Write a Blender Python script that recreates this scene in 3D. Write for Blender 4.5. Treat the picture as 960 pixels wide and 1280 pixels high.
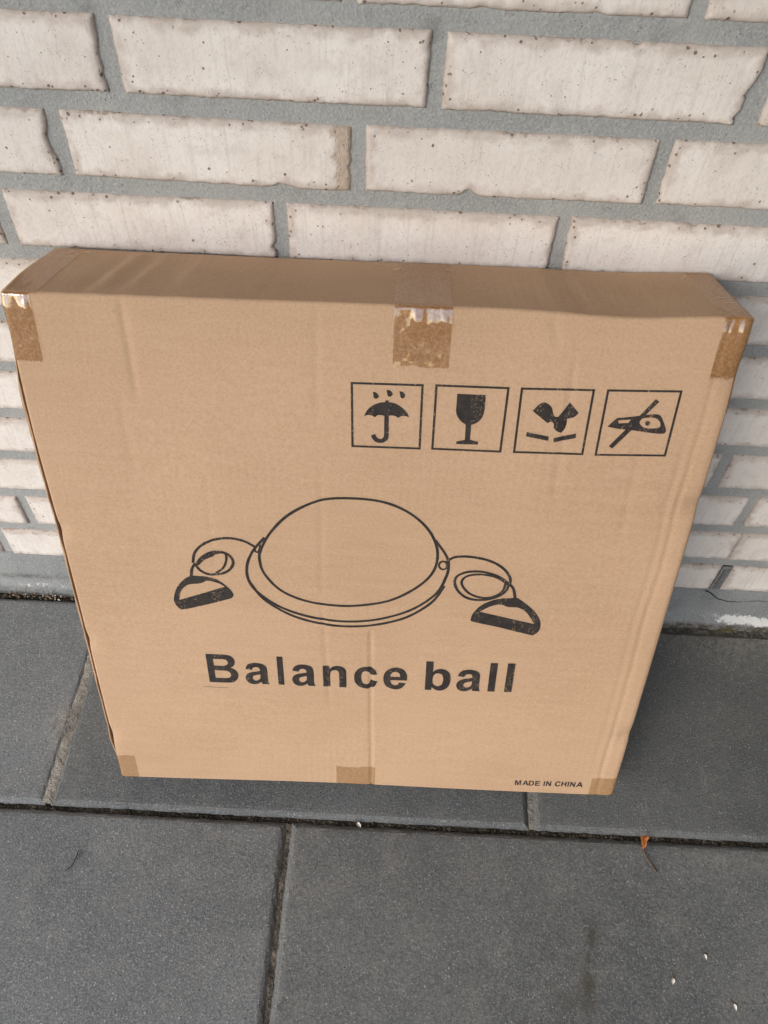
import bpy, bmesh, math, random
import numpy as np
from mathutils import Matrix, Vector
from mathutils.geometry import tessellate_polygon

for _o in list(bpy.data.objects):
    bpy.data.objects.remove(_o, do_unlink=True)
scene = bpy.context.scene
COL = scene.collection
R_ = math.radians
random.seed(7)

# ------------------------------------------------------------------ camera
# x runs along the wall, y into the wall (wall face at y = 0), z up, metres
cam_data = bpy.data.cameras.new('camera')
cam_data.sensor_fit = 'VERTICAL'
cam_data.sensor_height = 36.0
cam_data.sensor_width = 27.0
cam_data.lens = 987.815 * 36.0 / 1280.0
cam_data.clip_start = 0.02
cam_data.clip_end = 500.0
cam = bpy.data.objects.new('camera', cam_data)
COL.objects.link(cam)
_right = Vector((0.9986901, 0.0408981, 0.0307489))
_down = Vector((0.0511253, -0.77308, -0.6322448))
_fwd = Vector((-0.0020862, 0.6329887, -0.7741582))
_m = Matrix((_right, -_down, -_fwd)).transposed().to_4x4()
_m.translation = Vector((0.32922, -0.6421, 0.99488))
cam.matrix_world = _m
scene.camera = cam

# ------------------------------------------------------------------ sky, sun, exposure
SUN_ELEV, SUN_AZ = R_(33.0), R_(-44.0)      # azimuth from -y (in front of the wall) towards -x (left)
to_sun = Vector((math.sin(SUN_AZ) * math.cos(SUN_ELEV), -math.cos(SUN_AZ) * math.cos(SUN_ELEV), math.sin(SUN_ELEV)))
world = bpy.data.worlds.new('World')
scene.world = world
world.use_nodes = True
wn = world.node_tree.nodes
wl = world.node_tree.links
wn.clear()
sky = wn.new('ShaderNodeTexSky')
sky.sky_type = 'NISHITA'
sky.sun_disc = False
sky.sun_elevation = SUN_ELEV
sky.sun_rotation = math.atan2(to_sun.x, to_sun.y)
sky.air_density = 1.0
sky.dust_density = 1.5
sky.ozone_density = 1.0
bg = wn.new('ShaderNodeBackground')
bg.inputs['Strength'].default_value = 0.15
wo = wn.new('ShaderNodeOutputWorld')
wl.new(sky.outputs[0], bg.inputs['Color'])
wl.new(bg.outputs[0], wo.inputs['Surface'])

sun_data = bpy.data.lights.new('sun', 'SUN')
sun_data.energy = 0.95
sun_data.angle = R_(33.0)
sun_data.color = (1.0, 0.965, 0.92)
sun = bpy.data.objects.new('sun', sun_data)
COL.objects.link(sun)
sun.rotation_euler = to_sun.to_track_quat('Z', 'Y').to_euler()
sun.location = to_sun * 8

scene.view_settings.view_transform = 'Standard'
scene.view_settings.look = 'None'
scene.view_settings.exposure = 0.94
scene.view_settings.gamma = 1.0
scene.view_settings.use_curve_mapping = False
scene.cycles.max_bounces = 5
scene.cycles.diffuse_bounces = 3
scene.cycles.glossy_bounces = 2
scene.cycles.transparent_max_bounces = 6

# ------------------------------------------------------------------ helpers
def mesh_obj(name, verts, faces, mat, parent=None, smooth=False, attrs=None):
    me = bpy.data.meshes.new(name)
    me.from_pydata([tuple(map(float, v)) for v in verts], [], [tuple(map(int, f)) for f in faces])
    me.materials.append(mat)
    if attrs:
        for k, vals in attrs.items():
            a = me.attributes.new(k, 'FLOAT', 'POINT')
            a.data.foreach_set('value', np.asarray(vals, dtype=np.float32))
    if smooth:
        me.polygons.foreach_set('use_smooth', [True] * len(me.polygons))
    me.update()
    o = bpy.data.objects.new(name, me)
    COL.objects.link(o)
    if parent is not None:
        o.parent = parent
    return o

def empty(name, loc=(0, 0, 0), rot=(0, 0, 0), parent=None):
    o = bpy.data.objects.new(name, None)
    o.empty_display_size = 0.05
    o.location = loc
    o.rotation_euler = rot
    COL.objects.link(o)
    if parent is not None:
        o.parent = parent
    return o

def tag(o, label=None, category=None, group=None, kind=None):
    if label: o['label'] = label
    if category: o['category'] = category
    if group: o['group'] = group
    if kind: o['kind'] = kind
    return o

def _hash(ix, iy, seed):
    h = (ix.astype(np.int64) * 374761393 + iy.astype(np.int64) * 668265263 + int(seed) * 974634777) & 0xFFFFFFFF
    h = ((h ^ (h >> 13)) * 1274126177) & 0xFFFFFFFF
    h = h ^ (h >> 16)
    return (h & 0xFFFF) / 65535.0

def vnoise(x, y, seed=0):
    """smooth value noise, -1 .. 1"""
    x = np.asarray(x, float); y = np.asarray(y, float)
    ix = np.floor(x); iy = np.floor(y)
    fx = x - ix; fy = y - iy
    fx = fx * fx * (3 - 2 * fx); fy = fy * fy * (3 - 2 * fy)
    a = _hash(ix, iy, seed); b = _hash(ix + 1, iy, seed)
    c = _hash(ix, iy + 1, seed); d = _hash(ix + 1, iy + 1, seed)
    return 2 * ((a * (1 - fx) + b * fx) * (1 - fy) + (c * (1 - fx) + d * fx) * fy) - 1

def fbm(x, y, seed=0, oct=4, gain=0.5):
    t = 0; amp = 1.0; s = 0
    for k in range(oct):
        t = t + amp * vnoise(np.asarray(x) * 2 ** k, np.asarray(y) * 2 ** k, seed + 17 * k)
        s += amp; amp *= gain
    return t / s

def grid_faces(nu, nv, off=0, flip=False):
    f = []
    for i in range(nu - 1):
        for j in range(nv - 1):
            a = off + i * nv + j; b = a + nv
            f.append((a, b, b + 1, a + 1) if not flip else (a, a + 1, b + 1, b))
    return f

# ---------------------------------------------------------------- node helpers
class NT:
    def __init__(self, name):
        self.mat = bpy.data.materials.new(name)
        self.mat.use_nodes = True
        self.t = self.mat.node_tree
        self.t.nodes.clear()
        self.out = self.t.nodes.new('ShaderNodeOutputMaterial')
    def n(self, typ, **kw):
        nd = self.t.nodes.new(typ)
        for k, v in kw.items():
            setattr(nd, k, v)
        return nd
    def l(self, a, b):
        self.t.links.new(a, b)
    def val(self, sock, v):
        if isinstance(v, bpy.types.NodeSocket):
            self.l(v, sock)
        else:
            sock.default_value = v
    def coords(self, kind='Object', scale=(1, 1, 1), rand=False):
        tc = self.n('ShaderNodeTexCoord')
        mp = self.n('ShaderNodeMapping')
        mp.inputs['Scale'].default_value = scale
        self.l(tc.outputs[kind], mp.inputs['Vector'])
        if rand:
            oi = self.n('ShaderNodeObjectInfo')
            ml = self.math('MULTIPLY', oi.outputs['Random'], 37.0)
            cb = self.n('ShaderNodeCombineXYZ')
            self.l(ml, cb.inputs[0]); self.l(ml, cb.inputs[2])
            self.l(cb.outputs[0], mp.inputs['Location'])
        return mp.outputs[0]
    def noise(self, vec, scale, detail=4, rough=0.6, dist=0.0):
        nd = self.n('ShaderNodeTexNoise')
        self.l(vec, nd.inputs['Vector'])
        nd.inputs['Scale'].default_value = scale
        nd.inputs['Detail'].default_value = detail
        nd.inputs['Roughness'].default_value = rough
        nd.inputs['Distortion'].default_value = dist
        return nd.outputs['Fac']
    def voro(self, vec, scale, feature='F1', out='Distance', rnd=1.0):
        nd = self.n('ShaderNodeTexVoronoi', feature=feature)
        self.l(vec, nd.inputs['Vector'])
        nd.inputs['Scale'].default_value = scale
        nd.inputs['Randomness'].default_value = rnd
        return nd.outputs[out]
    def math(self, op, a, b=0.0, c=0.0, clamp=False):
        nd = self.n('ShaderNodeMath', operation=op, use_clamp=clamp)
        for s, v in zip(nd.inputs, (a, b, c)):
            self.val(s, v)
        return nd.outputs[0]
    def ramp(self, fac, lo, hi, a=0.0, b=1.0):
        nd = self.n('ShaderNodeMapRange', clamp=True)
        nd.interpolation_type = 'SMOOTHSTEP'
        self.val(nd.inputs[0], fac)
        for i, v in enumerate((lo, hi, a, b)):
            self.val(nd.inputs[1 + i], v)
        return nd.outputs[0]
    def mix(self, fac, a, b, blend='MIX'):
        nd = self.n('ShaderNodeMix', data_type='RGBA', blend_type=blend)
        self.val(nd.inputs[0], fac)
        for s, v in ((nd.inputs[6], a), (nd.inputs[7], b)):
            if isinstance(v, (tuple, list)):
                v = (*v[:3], 1.0)
            self.val(s, v)
        return nd.outputs[2]
    def attr(self, name):
        return self.n('ShaderNodeAttribute', attribute_name=name).outputs['Fac']
    def bump(self, height, dist=0.001, strength=1.0, normal=None):
        nd = self.n('ShaderNodeBump')
        nd.inputs['Strength'].default_value = strength
        nd.inputs['Distance'].default_value = dist
        self.val(nd.inputs['Height'], height)
        if normal is not None:
            self.l(normal, nd.inputs['Normal'])
        return nd.outputs[0]
    def finish(self, color, rough=0.8, normal=None, spec=0.4, coat=0.0):
        b = self.n('ShaderNodeBsdfPrincipled')
        if isinstance(color, (tuple, list)):
            color = (*color[:3], 1.0)
        self.val(b.inputs['Base Color'], color)
        self.val(b.inputs['Roughness'], rough)
        b.inputs['Specular IOR Level'].default_value = spec
        b.inputs['Coat Weight'].default_value = coat
        if normal is not None:
            self.l(normal, b.inputs['Normal'])
        self.l(b.outputs[0], self.out.inputs['Surface'])
        return self.mat

# ---------------------------------------------------------------- materials
def mat_brick():
    t = NT('whitewashed_brick')
    v = t.coords(rand=True)
    edge = t.attr('edge')                    # 0 at the arris, 1 from 14 mm inwards
    bare = t.attr('bare')
    big = t.noise(v, 14, 3, 0.5)
    mid = t.noise(v, 55, 5, 0.6)
    stre = t.noise(t.coords(scale=(260, 60, 14), rand=True), 1.0, 3, 0.55)
    col = t.mix(t.ramp(big, 0.35, 0.68), (0.80, 0.75, 0.695), (0.73, 0.665, 0.605))
    col = t.mix(t.math('MULTIPLY', t.ramp(stre, 0.50, 0.72), 0.38), col, (0.56, 0.505, 0.46))
    thin = t.math('ADD', t.math('MULTIPLY', t.math('SUBTRACT', 1.0, edge), 0.34), t.math('MULTIPLY', mid, 0.62))
    col = t.mix(t.math('MULTIPLY', t.ramp(thin, 0.40, 0.64), 0.85), col, (0.50, 0.425, 0.37))
    oi = t.n('ShaderNodeObjectInfo').outputs['Random']
    col = t.mix(t.math('MULTIPLY', t.ramp(oi, 0.45, 1.0), 0.35), col, (0.60, 0.535, 0.485))
    # warm blotches of bare clay that shine through
    col = t.mix(t.math('MULTIPLY', t.ramp(t.noise(v, 24, 2), 0.66, 0.80), 0.45), col, (0.66, 0.50, 0.33))
    cl = t.ramp(t.noise(v, 34, 4, 0.6, 0.3), 0.50, 0.70)
    col = t.mix(t.math('MULTIPLY', cl, t.ramp(edge, 0.0, 1.0, 0.75, 0.30)), col, (0.52, 0.455, 0.405))
    gr = t.noise(v, 330, 3, 0.75)
    col = t.mix(t.math('MULTIPLY', t.ramp(gr, 0.48, 0.34), 0.22), col, (0.48, 0.41, 0.36))
    # broken arrises, pits
    arris = t.ramp(t.math('ADD', edge, t.math('MULTIPLY', t.math('SUBTRACT', t.noise(v, 150, 4, 0.7), 0.5), 0.95)), 0.02, 0.11, 1.0, 0.0)
    col = t.mix(t.math('MULTIPLY', arris, t.ramp(t.noise(v, 26, 3), 0.45, 0.65, 0.10, 0.75)), col, t.mix(t.noise(v, 90, 2), (0.16, 0.085, 0.055), (0.46, 0.36, 0.28)))
    dens = t.math('MULTIPLY', t.math('ADD', t.ramp(edge, 0.0, 0.9, 0.30, 0.10), t.math('MULTIPLY', t.ramp(t.noise(v, 30, 2), 0.5, 0.8), 0.16)), 1.0)
    pv = t.voro(v, 170)
    pit = t.ramp(pv, t.math('MULTIPLY', dens, 0.45), dens, 1.0, 0.0)
    sel = t.ramp(t.noise(v, 110, 1), 0.50, 0.58)
    pit = t.math('MULTIPLY', pit, sel)
    pv3 = t.voro(v, 62)
    pit3 = t.math('MULTIPLY', t.ramp(t.math('ADD', pv3, t.math('MULTIPLY', t.math('SUBTRACT', t.noise(v, 300, 2), 0.5), 0.10)), 0.04, 0.085, 1.0, 0.0), t.ramp(t.noise(v, 22, 1), 0.52, 0.58))
    pit = t.math('MAXIMUM', pit, pit3)
    pv2 = t.voro(v, 420)
    pit2 = t.math('MULTIPLY', t.ramp(pv2, 0.10, 0.20, 1.0, 0.0), t.ramp(t.noise(v, 60, 2), 0.5, 0.62))
    col = t.mix(t.math('MULTIPLY', pit, 0.85), col, (0.17, 0.105, 0.075))
    col = t.mix(t.math('MULTIPLY', pit2, 0.55), col, (0.26, 0.19, 0.15))
    bl = t.math('MULTIPLY', bare, t.ramp(mid, 0.3, 0.5, 0.6, 1.0))
    col = t.mix(t.math('MULTIPLY', bl, 0.85), col, t.mix(t.noise(v, 160, 3), (0.33, 0.25, 0.18), (0.58, 0.47, 0.37)))
    h = t.math('ADD', t.math('MULTIPLY', gr, 0.45), t.math('MULTIPLY', mid, 0.9))
    h = t.math('SUBTRACT', h, t.math('MULTIPLY', pit, 0.9))
    h = t.math('SUBTRACT', h, t.math('MULTIPLY', pit2, 0.5))
    h = t.math('ADD', h, t.math('MULTIPLY', bare, gr))
    return t.finish(col, 0.82, t.bump(h, 0.0013, 0.75), 0.3)

def mat_mortar():
    t = NT('grey_mortar')
    v = t.coords()
    n1 = t.noise(v, 9, 3); n2 = t.noise(v, 420, 3, 0.7)
    col = t.mix(t.ramp(n1, 0.3, 0.7), (0.295, 0.303, 0.297), (0.362, 0.368, 0.355))
    col = t.mix(t.math('MULTIPLY', t.ramp(n2, 0.42, 0.68), 0.7), col, (0.45, 0.45, 0.425))
    sp = t.ramp(t.voro(v, 380), 0.10, 0.2, 1.0, 0.0)
    sp = t.math('MULTIPLY', sp, t.ramp(t.noise(v, 80, 2), 0.5, 0.65))
    col = t.mix(t.math('MULTIPLY', sp, 0.6), col, (0.12, 0.12, 0.115))
    col = t.mix(t.math('MULTIPLY', t.ramp(t.noise(v, 24, 4, 0.6), 0.56, 0.72), 0.5), col, (0.20, 0.19, 0.175))
    h = t.math('SUBTRACT', t.math('ADD', n2, t.math('MULTIPLY', t.noise(v, 90, 3), 1.2)), t.math('MULTIPLY', sp, 0.8))
    return t.finish(col, 0.95, t.bump(h, 0.0013, 0.85), 0.2)

def mat_plinth():
    t = NT('plinth_render')
    v = t.coords()
    n1 = t.noise(v, 12, 4); n2 = t.noise(v, 520, 3, 0.7)
    col = t.mix(t.ramp(n1, 0.3, 0.7), (0.20, 0.21, 0.212), (0.31, 0.32, 0.315))
    col = t.mix(t.math('MULTIPLY', t.ramp(n2, 0.42, 0.62), 0.6), col, (0.40, 0.41, 0.40))
    sp = t.math('MULTIPLY', t.ramp(t.voro(v, 460), 0.12, 0.25, 1.0, 0.0), t.ramp(t.noise(v, 60, 2), 0.4, 0.6))
    col = t.mix(t.math('MULTIPLY', sp, 0.7), col, (0.09, 0.09, 0.088))
    dirt = t.attr('dirt')
    col = t.mix(t.math('MULTIPLY', dirt, t.ramp(t.noise(v, 140, 4, 0.7), 0.35, 0.6, 0.35, 1.0)), col, (0.095, 0.08, 0.062))
    lime = t.math('ADD', t.attr('lime'), t.math('MULTIPLY', t.math('SUBTRACT', t.noise(v, 150, 5, 0.75), 0.5), 2.2))
    col = t.mix(t.ramp(lime, 0.42, 0.75), col, (0.74, 0.74, 0.72))
    h = t.math('ADD', t.noise(v, 600, 4, 0.75), t.math('MULTIPLY', t.noise(v, 160, 3), 1.5))
    return t.finish(col, 0.95, t.bump(h, 0.0016, 0.9), 0.2)

def mat_slab():
    t = NT('grey_concrete_slab')
    v = t.coords('Object', rand=True)
    tc = t.n('ShaderNodeNewGeometry').outputs['Position']
    n1 = t.noise(v, 4.5, 4, 0.55); n2 = t.noise(v, 28, 5, 0.6)
    col = t.mix(t.ramp(n1, 0.32, 0.68), (0.104, 0.113, 0.116), (0.154, 0.163, 0.163))
    col = t.mix(t.math('MULTIPLY', t.ramp(n2, 0.45, 0.72), 0.55), col, (0.20, 0.20, 0.188))
    sc1 = t.math('MULTIPLY', t.ramp(t.noise(t.coords(scale=(60, 16, 10), rand=True), 1.0, 4, 0.65), 0.58, 0.72), t.ramp(t.noise(v, 7, 2), 0.48, 0.64))
    col = t.mix(t.math('MULTIPLY', sc1, 0.35), col, (0.36, 0.355, 0.335))
    g = t.noise(v, 500, 3, 0.8)
    col = t.mix(t.math('MULTIPLY', t.ramp(g, 0.50, 0.66), 0.55), col, (0.34, 0.345, 0.335))
    col = t.mix(t.math('MULTIPLY', t.ramp(g, 0.49, 0.35), 0.66), col, (0.055, 0.057, 0.056))
    sp = t.math('MULTIPLY', t.ramp(t.voro(v, 270), 0.12, 0.24, 1.0, 0.0), t.ramp(t.noise(v, 130, 2), 0.46, 0.58))
    col = t.mix(t.math('MULTIPLY', sp, 0.75), col, (0.50, 0.505, 0.49))
    sp2 = t.math('MULTIPLY', t.ramp(t.voro(v, 95), 0.05, 0.11, 1.0, 0.0), t.ramp(t.noise(v, 41, 2), 0.54, 0.64))
    col = t.mix(t.math('MULTIPLY', sp2, 0.7), col, (0.56, 0.55, 0.52))
    pits = t.math('MULTIPLY', t.ramp(t.voro(t.coords(scale=(1, 1, 1.0)), 120), 0.06, 0.13, 1.0, 0.0), t.ramp(t.noise(v, 30, 1), 0.48, 0.6))
    col = t.mix(t.math('MULTIPLY', pits, 0.7), col, (0.022, 0.022, 0.022))
    # sandy film swept against the joints and the wall
    sx = t.n('ShaderNodeSeparateXYZ'); t.l(tc, sx.inputs[0])
    film = t.attr('film')
    col = t.mix(t.math('MULTIPLY', t.math('MULTIPLY', film, t.ramp(t.noise(v, 120, 5, 0.7), 0.35, 0.62)), 0.75), col, (0.36, 0.335, 0.285))
    damp = t.attr('damp')
    col = t.mix(t.math('MULTIPLY', t.math('MULTIPLY', damp, t.ramp(t.noise(v, 60, 4, 0.6), 0.3, 0.6)), 0.85), col, (0.070, 0.064, 0.048))
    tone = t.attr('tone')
    col = t.mix(1.0, col, t.mix(tone, (0.62, 0.62, 0.61), (1.12, 1.12, 1.13)), 'MULTIPLY')  # slab tone, which also carries the left-to-right light falloff
    h = t.math('ADD', t.math('MULTIPLY', g, 1.0), t.math('MULTIPLY', t.noise(v, 260, 2), 0.8))
    h = t.math('SUBTRACT', h, t.math('MULTIPLY', pits, 1.2))
    return t.finish(col, t.ramp(n2, 0.3, 0.7, 0.62, 0.8), t.bump(h, 0.0008, 0.85), 0.45)

def mat_sand(name, c0, c1, dark=0.5):
    t = NT(name)
    v = t.coords()
    n1 = t.noise(v, 60, 4, 0.7); n2 = t.noise(v, 700, 2, 0.7)
    col = t.mix(t.ramp(n1, 0.35, 0.65), c0, c1)
    col = t.mix(t.math('MULTIPLY', t.ramp(n2, 0.5, 0.3), dark), col, (0.02, 0.017, 0.013))
    sp = t.math('MULTIPLY', t.ramp(t.voro(v, 420), 0.14, 0.26, 1.0, 0.0), t.ramp(t.noise(v, 150, 2), 0.5, 0.62))
    col = t.mix(t.math('MULTIPLY', sp, 0.6), col, (0.42, 0.38, 0.31))
    return t.finish(col, 0.95, t.bump(t.math('ADD', n1, n2), 0.003, 1.0), 0.1)

def cardboard_color(t, v):
    big = t.noise(v, 5.0, 3, 0.5)
    col = t.mix(t.ramp(big, 0.3, 0.7), (0.440, 0.285, 0.173), (0.49, 0.322, 0.200))
    hor = t.noise(t.coords(scale=(14, 14, 130)), 1.0, 4, 0.6)
    col = t.mix(t.math('MULTIPLY', t.ramp(hor, 0.35, 0.7), 0.30), col, (0.535, 0.362, 0.234))
    fib = t.noise(v, 420, 3, 0.7)
    col = t.mix(t.math('MULTIPLY', t.ramp(fib, 0.46, 0.70), 0.34), col, (0.60, 0.42, 0.282))
    col = t.mix(t.math('MULTIPLY', t.ramp(fib, 0.48, 0.30), 0.34), col, (0.34, 0.20, 0.105))
    dk = t.math('MULTIPLY', t.ramp(t.voro(v, 115), 0.025, 0.055, 1.0, 0.0), t.ramp(t.noise(v, 40, 1), 0.53, 0.6))
    col = t.mix(t.math('MULTIPLY', dk, 0.8), col, (0.10, 0.055, 0.03))
    lt = t.math('MULTIPLY', t.ramp(t.voro(t.coords(scale=(1.0, 1.3, 0.8)), 75), 0.03, 0.07, 1.0, 0.0), t.ramp(t.noise(v, 33, 1), 0.55, 0.62))
    col = t.mix(t.math('MULTIPLY', lt, 0.35), col, (0.70, 0.52, 0.36))
    return col, fib, hor

def mat_cardboard():
    t = NT('kraft_cardboard')
    v = t.coords()
    col, fib, hor = cardboard_color(t, v)
    flute = t.n('ShaderNodeTexWave', wave_type='BANDS', bands_direction='X', wave_profile='SIN')
    t.l(t.coords(), flute.inputs['Vector'])
    flute.inputs['Scale'].default_value = 40.0
    flute.inputs['Distortion'].default_value = 1.4
    h = t.math('ADD', t.math('MULTIPLY', fib, 0.25), t.math('MULTIPLY', t.math('MULTIPLY', flute.outputs['Fac'], t.ramp(t.noise(v, 6, 2), 0.42, 0.70)), 0.24))
    h = t.math('ADD', h, t.math('MULTIPLY', t.noise(v, 35, 3), 0.45))
    return t.finish(col, 0.78, t.bump(h, 0.0006, 0.55), 0.25)

def mat_ink(name, flecked):
    t = NT(name)
    v = t.coords()
    ink = t.mix(t.ramp(t.noise(v, 160, 2), 0.3, 0.7), (0.024, 0.020, 0.018), (0.040, 0.033, 0.029))
    if not flecked:
        return t.finish(ink, 0.7, None, 0.25)
    band = t.noise(t.coords(scale=(150, 150, 12)), 1.0, 2, 0.5)       # flute-wise starved strips
    fl = t.noise(t.coords(scale=(1, 1, 0.7)), 640, 2, 0.7)
    gap = t.math('MULTIPLY', t.ramp(band, 0.47, 0.62), t.ramp(fl, 0.55, 0.66))
    col = t.mix(t.math('MULTIPLY', gap, 0.55), ink, (0.40, 0.27, 0.165))
    return t.finish(col, 0.7, None, 0.25)

def mat_tape(name, c0, c1):
    t = NT(name)
    v = t.coords()
    sp = t.noise(v, 420, 3, 0.75)
    streak = t.noise(t.coords(scale=(95, 30, 18)), 1.0, 4, 0.6)
    tint = t.mix(t.ramp(sp, 0.36, 0.66), c0, c1)
    tint = t.mix(t.math('MULTIPLY', t.ramp(streak, 0.5, 0.72), 0.5), tint, (0.95, 0.90, 0.80))
    tr = t.n('ShaderNodeBsdfTransparent'); t.l(tint, tr.inputs['Color'])
    gl = t.n('ShaderNodeBsdfGlossy')
    gl.inputs['Color'].default_value = (1, 1, 1, 1)
    gl.inputs['Roughness'].default_value = 0.07
    wr = t.math('ADD', t.noise(t.coords(scale=(120, 40, 26)), 1.0, 3, 0.5), t.math('MULTIPLY', t.noise(v, 55, 2), 0.8))
    nb = t.bump(wr, 0.0018, 0.45)
    t.l(nb, gl.inputs['Normal'])
    fr = t.n('ShaderNodeFresnel'); fr.inputs['IOR'].default_value = 1.5
    t.l(nb, fr.inputs['Normal'])
    mx = t.n('ShaderNodeMixShader')
    t.l(t.math('MINIMUM', t.math('MULTIPLY', fr.outputs[0], 3.4), 0.17), mx.inputs[0])      # film: both faces reflect
    t.l(tr.outputs[0], mx.inputs[1]); t.l(gl.outputs[0], mx.inputs[2])
    t.l(mx.outputs[0], t.out.inputs['Surface'])
    return t.mat

def mat_plain(name, c, rough=0.8, var=0.25, scale=200):
    t = NT(name)
    v = t.coords()
    n = t.noise(v, scale, 3)
    col = t.mix(t.ramp(n, 0.3, 0.7), tuple(x * (1 - var) for x in c), tuple(min(1, x * (1 + var)) for x in c))
    return t.finish(col, rough, t.bump(n, 0.0005, 0.5), 0.3)

def mat_litter():
    t = NT('leaf_litter')
    g = t.n('ShaderNodeNewGeometry')
    r = t.n('ShaderNodeValToRGB')
    t.l(g.outputs['Random Per Island'], r.inputs[0])
    e = r.color_ramp.elements
    cols = [(0.0, (0.06, 0.04, 0.025)), (0.25, (0.16, 0.09, 0.05)), (0.45, (0.30, 0.17, 0.11)), (0.6, (0.22, 0.24, 0.12)), (0.75, (0.55, 0.50, 0.42)), (1.0, (0.09, 0.055, 0.03))]
    e[0].position, e[0].color = cols[0][0], (*cols[0][1], 1)
    e[1].position, e[1].color = cols[-1][0], (*cols[-1][1], 1)
    for pos, c in cols[1:-1]:
        k = e.new(pos); k.color = (*c, 1)
    r.color_ramp.interpolation = 'CONSTANT'
    return t.finish(r.outputs[0], 0.8, None, 0.3)

M_BRICK = mat_brick(); M_MORTAR = mat_mortar(); M_PLINTH = mat_plinth(); M_SLAB = mat_slab()
M_BED = mat_sand('dark_joint_dirt', (0.035, 0.03, 0.024), (0.075, 0.064, 0.05))
M_SAND = mat_sand('pale_joint_sand', (0.33, 0.305, 0.26), (0.48, 0.445, 0.385), 0.55)
M_SAND2 = mat_sand('brown_joint_sand', (0.13, 0.112, 0.088), (0.26, 0.232, 0.19), 0.6)
M_CARD = mat_cardboard(); M_INK = mat_ink('black_print', True); M_LINE = mat_ink('black_line_print', False); M_TAPE = mat_tape('brown_packing_tape', (0.80, 0.665, 0.46), (0.96, 0.885, 0.75)); M_TAPE2 = mat_tape('pale_packing_tape', (0.90, 0.82, 0.68), (0.98, 0.945, 0.87))
M_LITTER = mat_litter()
M_SCUFF = mat_plain('torn_kraft_liner', (0.62, 0.50, 0.38), 0.8, 0.2, 300)
M_DARK = mat_plain('dark_crack', (0.03, 0.027, 0.024))
M_VENT = mat_plain('grey_plastic', (0.22, 0.225, 0.22), 0.5)
M_LEAF = mat_plain('dry_leaf', (0.36, 0.13, 0.035), 0.55, 0.45, 350)
M_TWIG = mat_plain('dry_stem', (0.13, 0.075, 0.04), 0.7)
M_DARKTWIG = mat_plain('dark_twig', (0.03, 0.026, 0.022), 0.7)
M_PETAL = mat_plain('white_petal', (0.60, 0.57, 0.51), 0.6, 0.12)
M_MOSS = mat_plain('dry_moss', (0.26, 0.225, 0.11), 0.9, 0.4, 500)
M_ROOF = mat_plain('shade_roof_paint', (0.30, 0.27, 0.235), 0.8, 0.05, 20)  # skin of the added, unseen shade roof
M_SIDE = mat_plain('shade_wall_dark', (0.11, 0.105, 0.10), 0.7, 0.1, 15)  # kept dark: skin of the added, unseen shade wall
M_LAWN = mat_sand('garden_gravel', (0.20, 0.19, 0.17), (0.30, 0.285, 0.255), 0.4)

ROOF_Y = -1.9

# ================================================================ SETTING
# ---- outer ground, far beyond the frame
g = 60.0
ground = mesh_obj('ground', [(-g, -g, -0.05), (g, -g, -0.05), (g, g, -0.05), (-g, g, -0.05)], [(0, 1, 2, 3)], M_LAWN)
tag(ground, kind='structure')

# ---- added roof out of view, built to shade the wall and the box top
def box_vf(x0, x1, y0, y1, z0, z1):
    v = [(x, y, z) for x in (x0, x1) for y in (y0, y1) for z in (z0, z1)]
    f = [(0, 1, 3, 2), (4, 6, 7, 5), (0, 4, 5, 1), (2, 3, 7, 6), (0, 2, 6, 4), (1, 5, 7, 3)]
    return v, f
roof = mesh_obj('shade_roof', *box_vf(-2.6, 3.4, ROOF_Y, 0.30, 2.30, 2.45), M_ROOF)
tag(roof, kind='structure')
side = mesh_obj('shade_side_wall', *box_vf(1.04, 1.16, -2.0, -0.002, -0.02, 2.299), M_SIDE)  # added out of view to keep light off the right side
tag(side, 'added unseen dark wall that shades the right of the box', 'wall')

# ---- terrace: bedding sheet, slabs, joint fill
terrace = mesh_obj('terrace', [(-2.6, -2.3, -0.016), (3.2, -2.3, -0.016), (3.2, 0.10, -0.016), (-2.6, 0.10, -0.016)], [(0, 1, 2, 3)], M_BED)
tag(terrace, kind='structure')

TW = 0.600; JX = -0.0701; JY = -0.3236        # slab module, one joint in the first row, joint between the rows
GAP = 0.0068; CH = 0.0062

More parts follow.
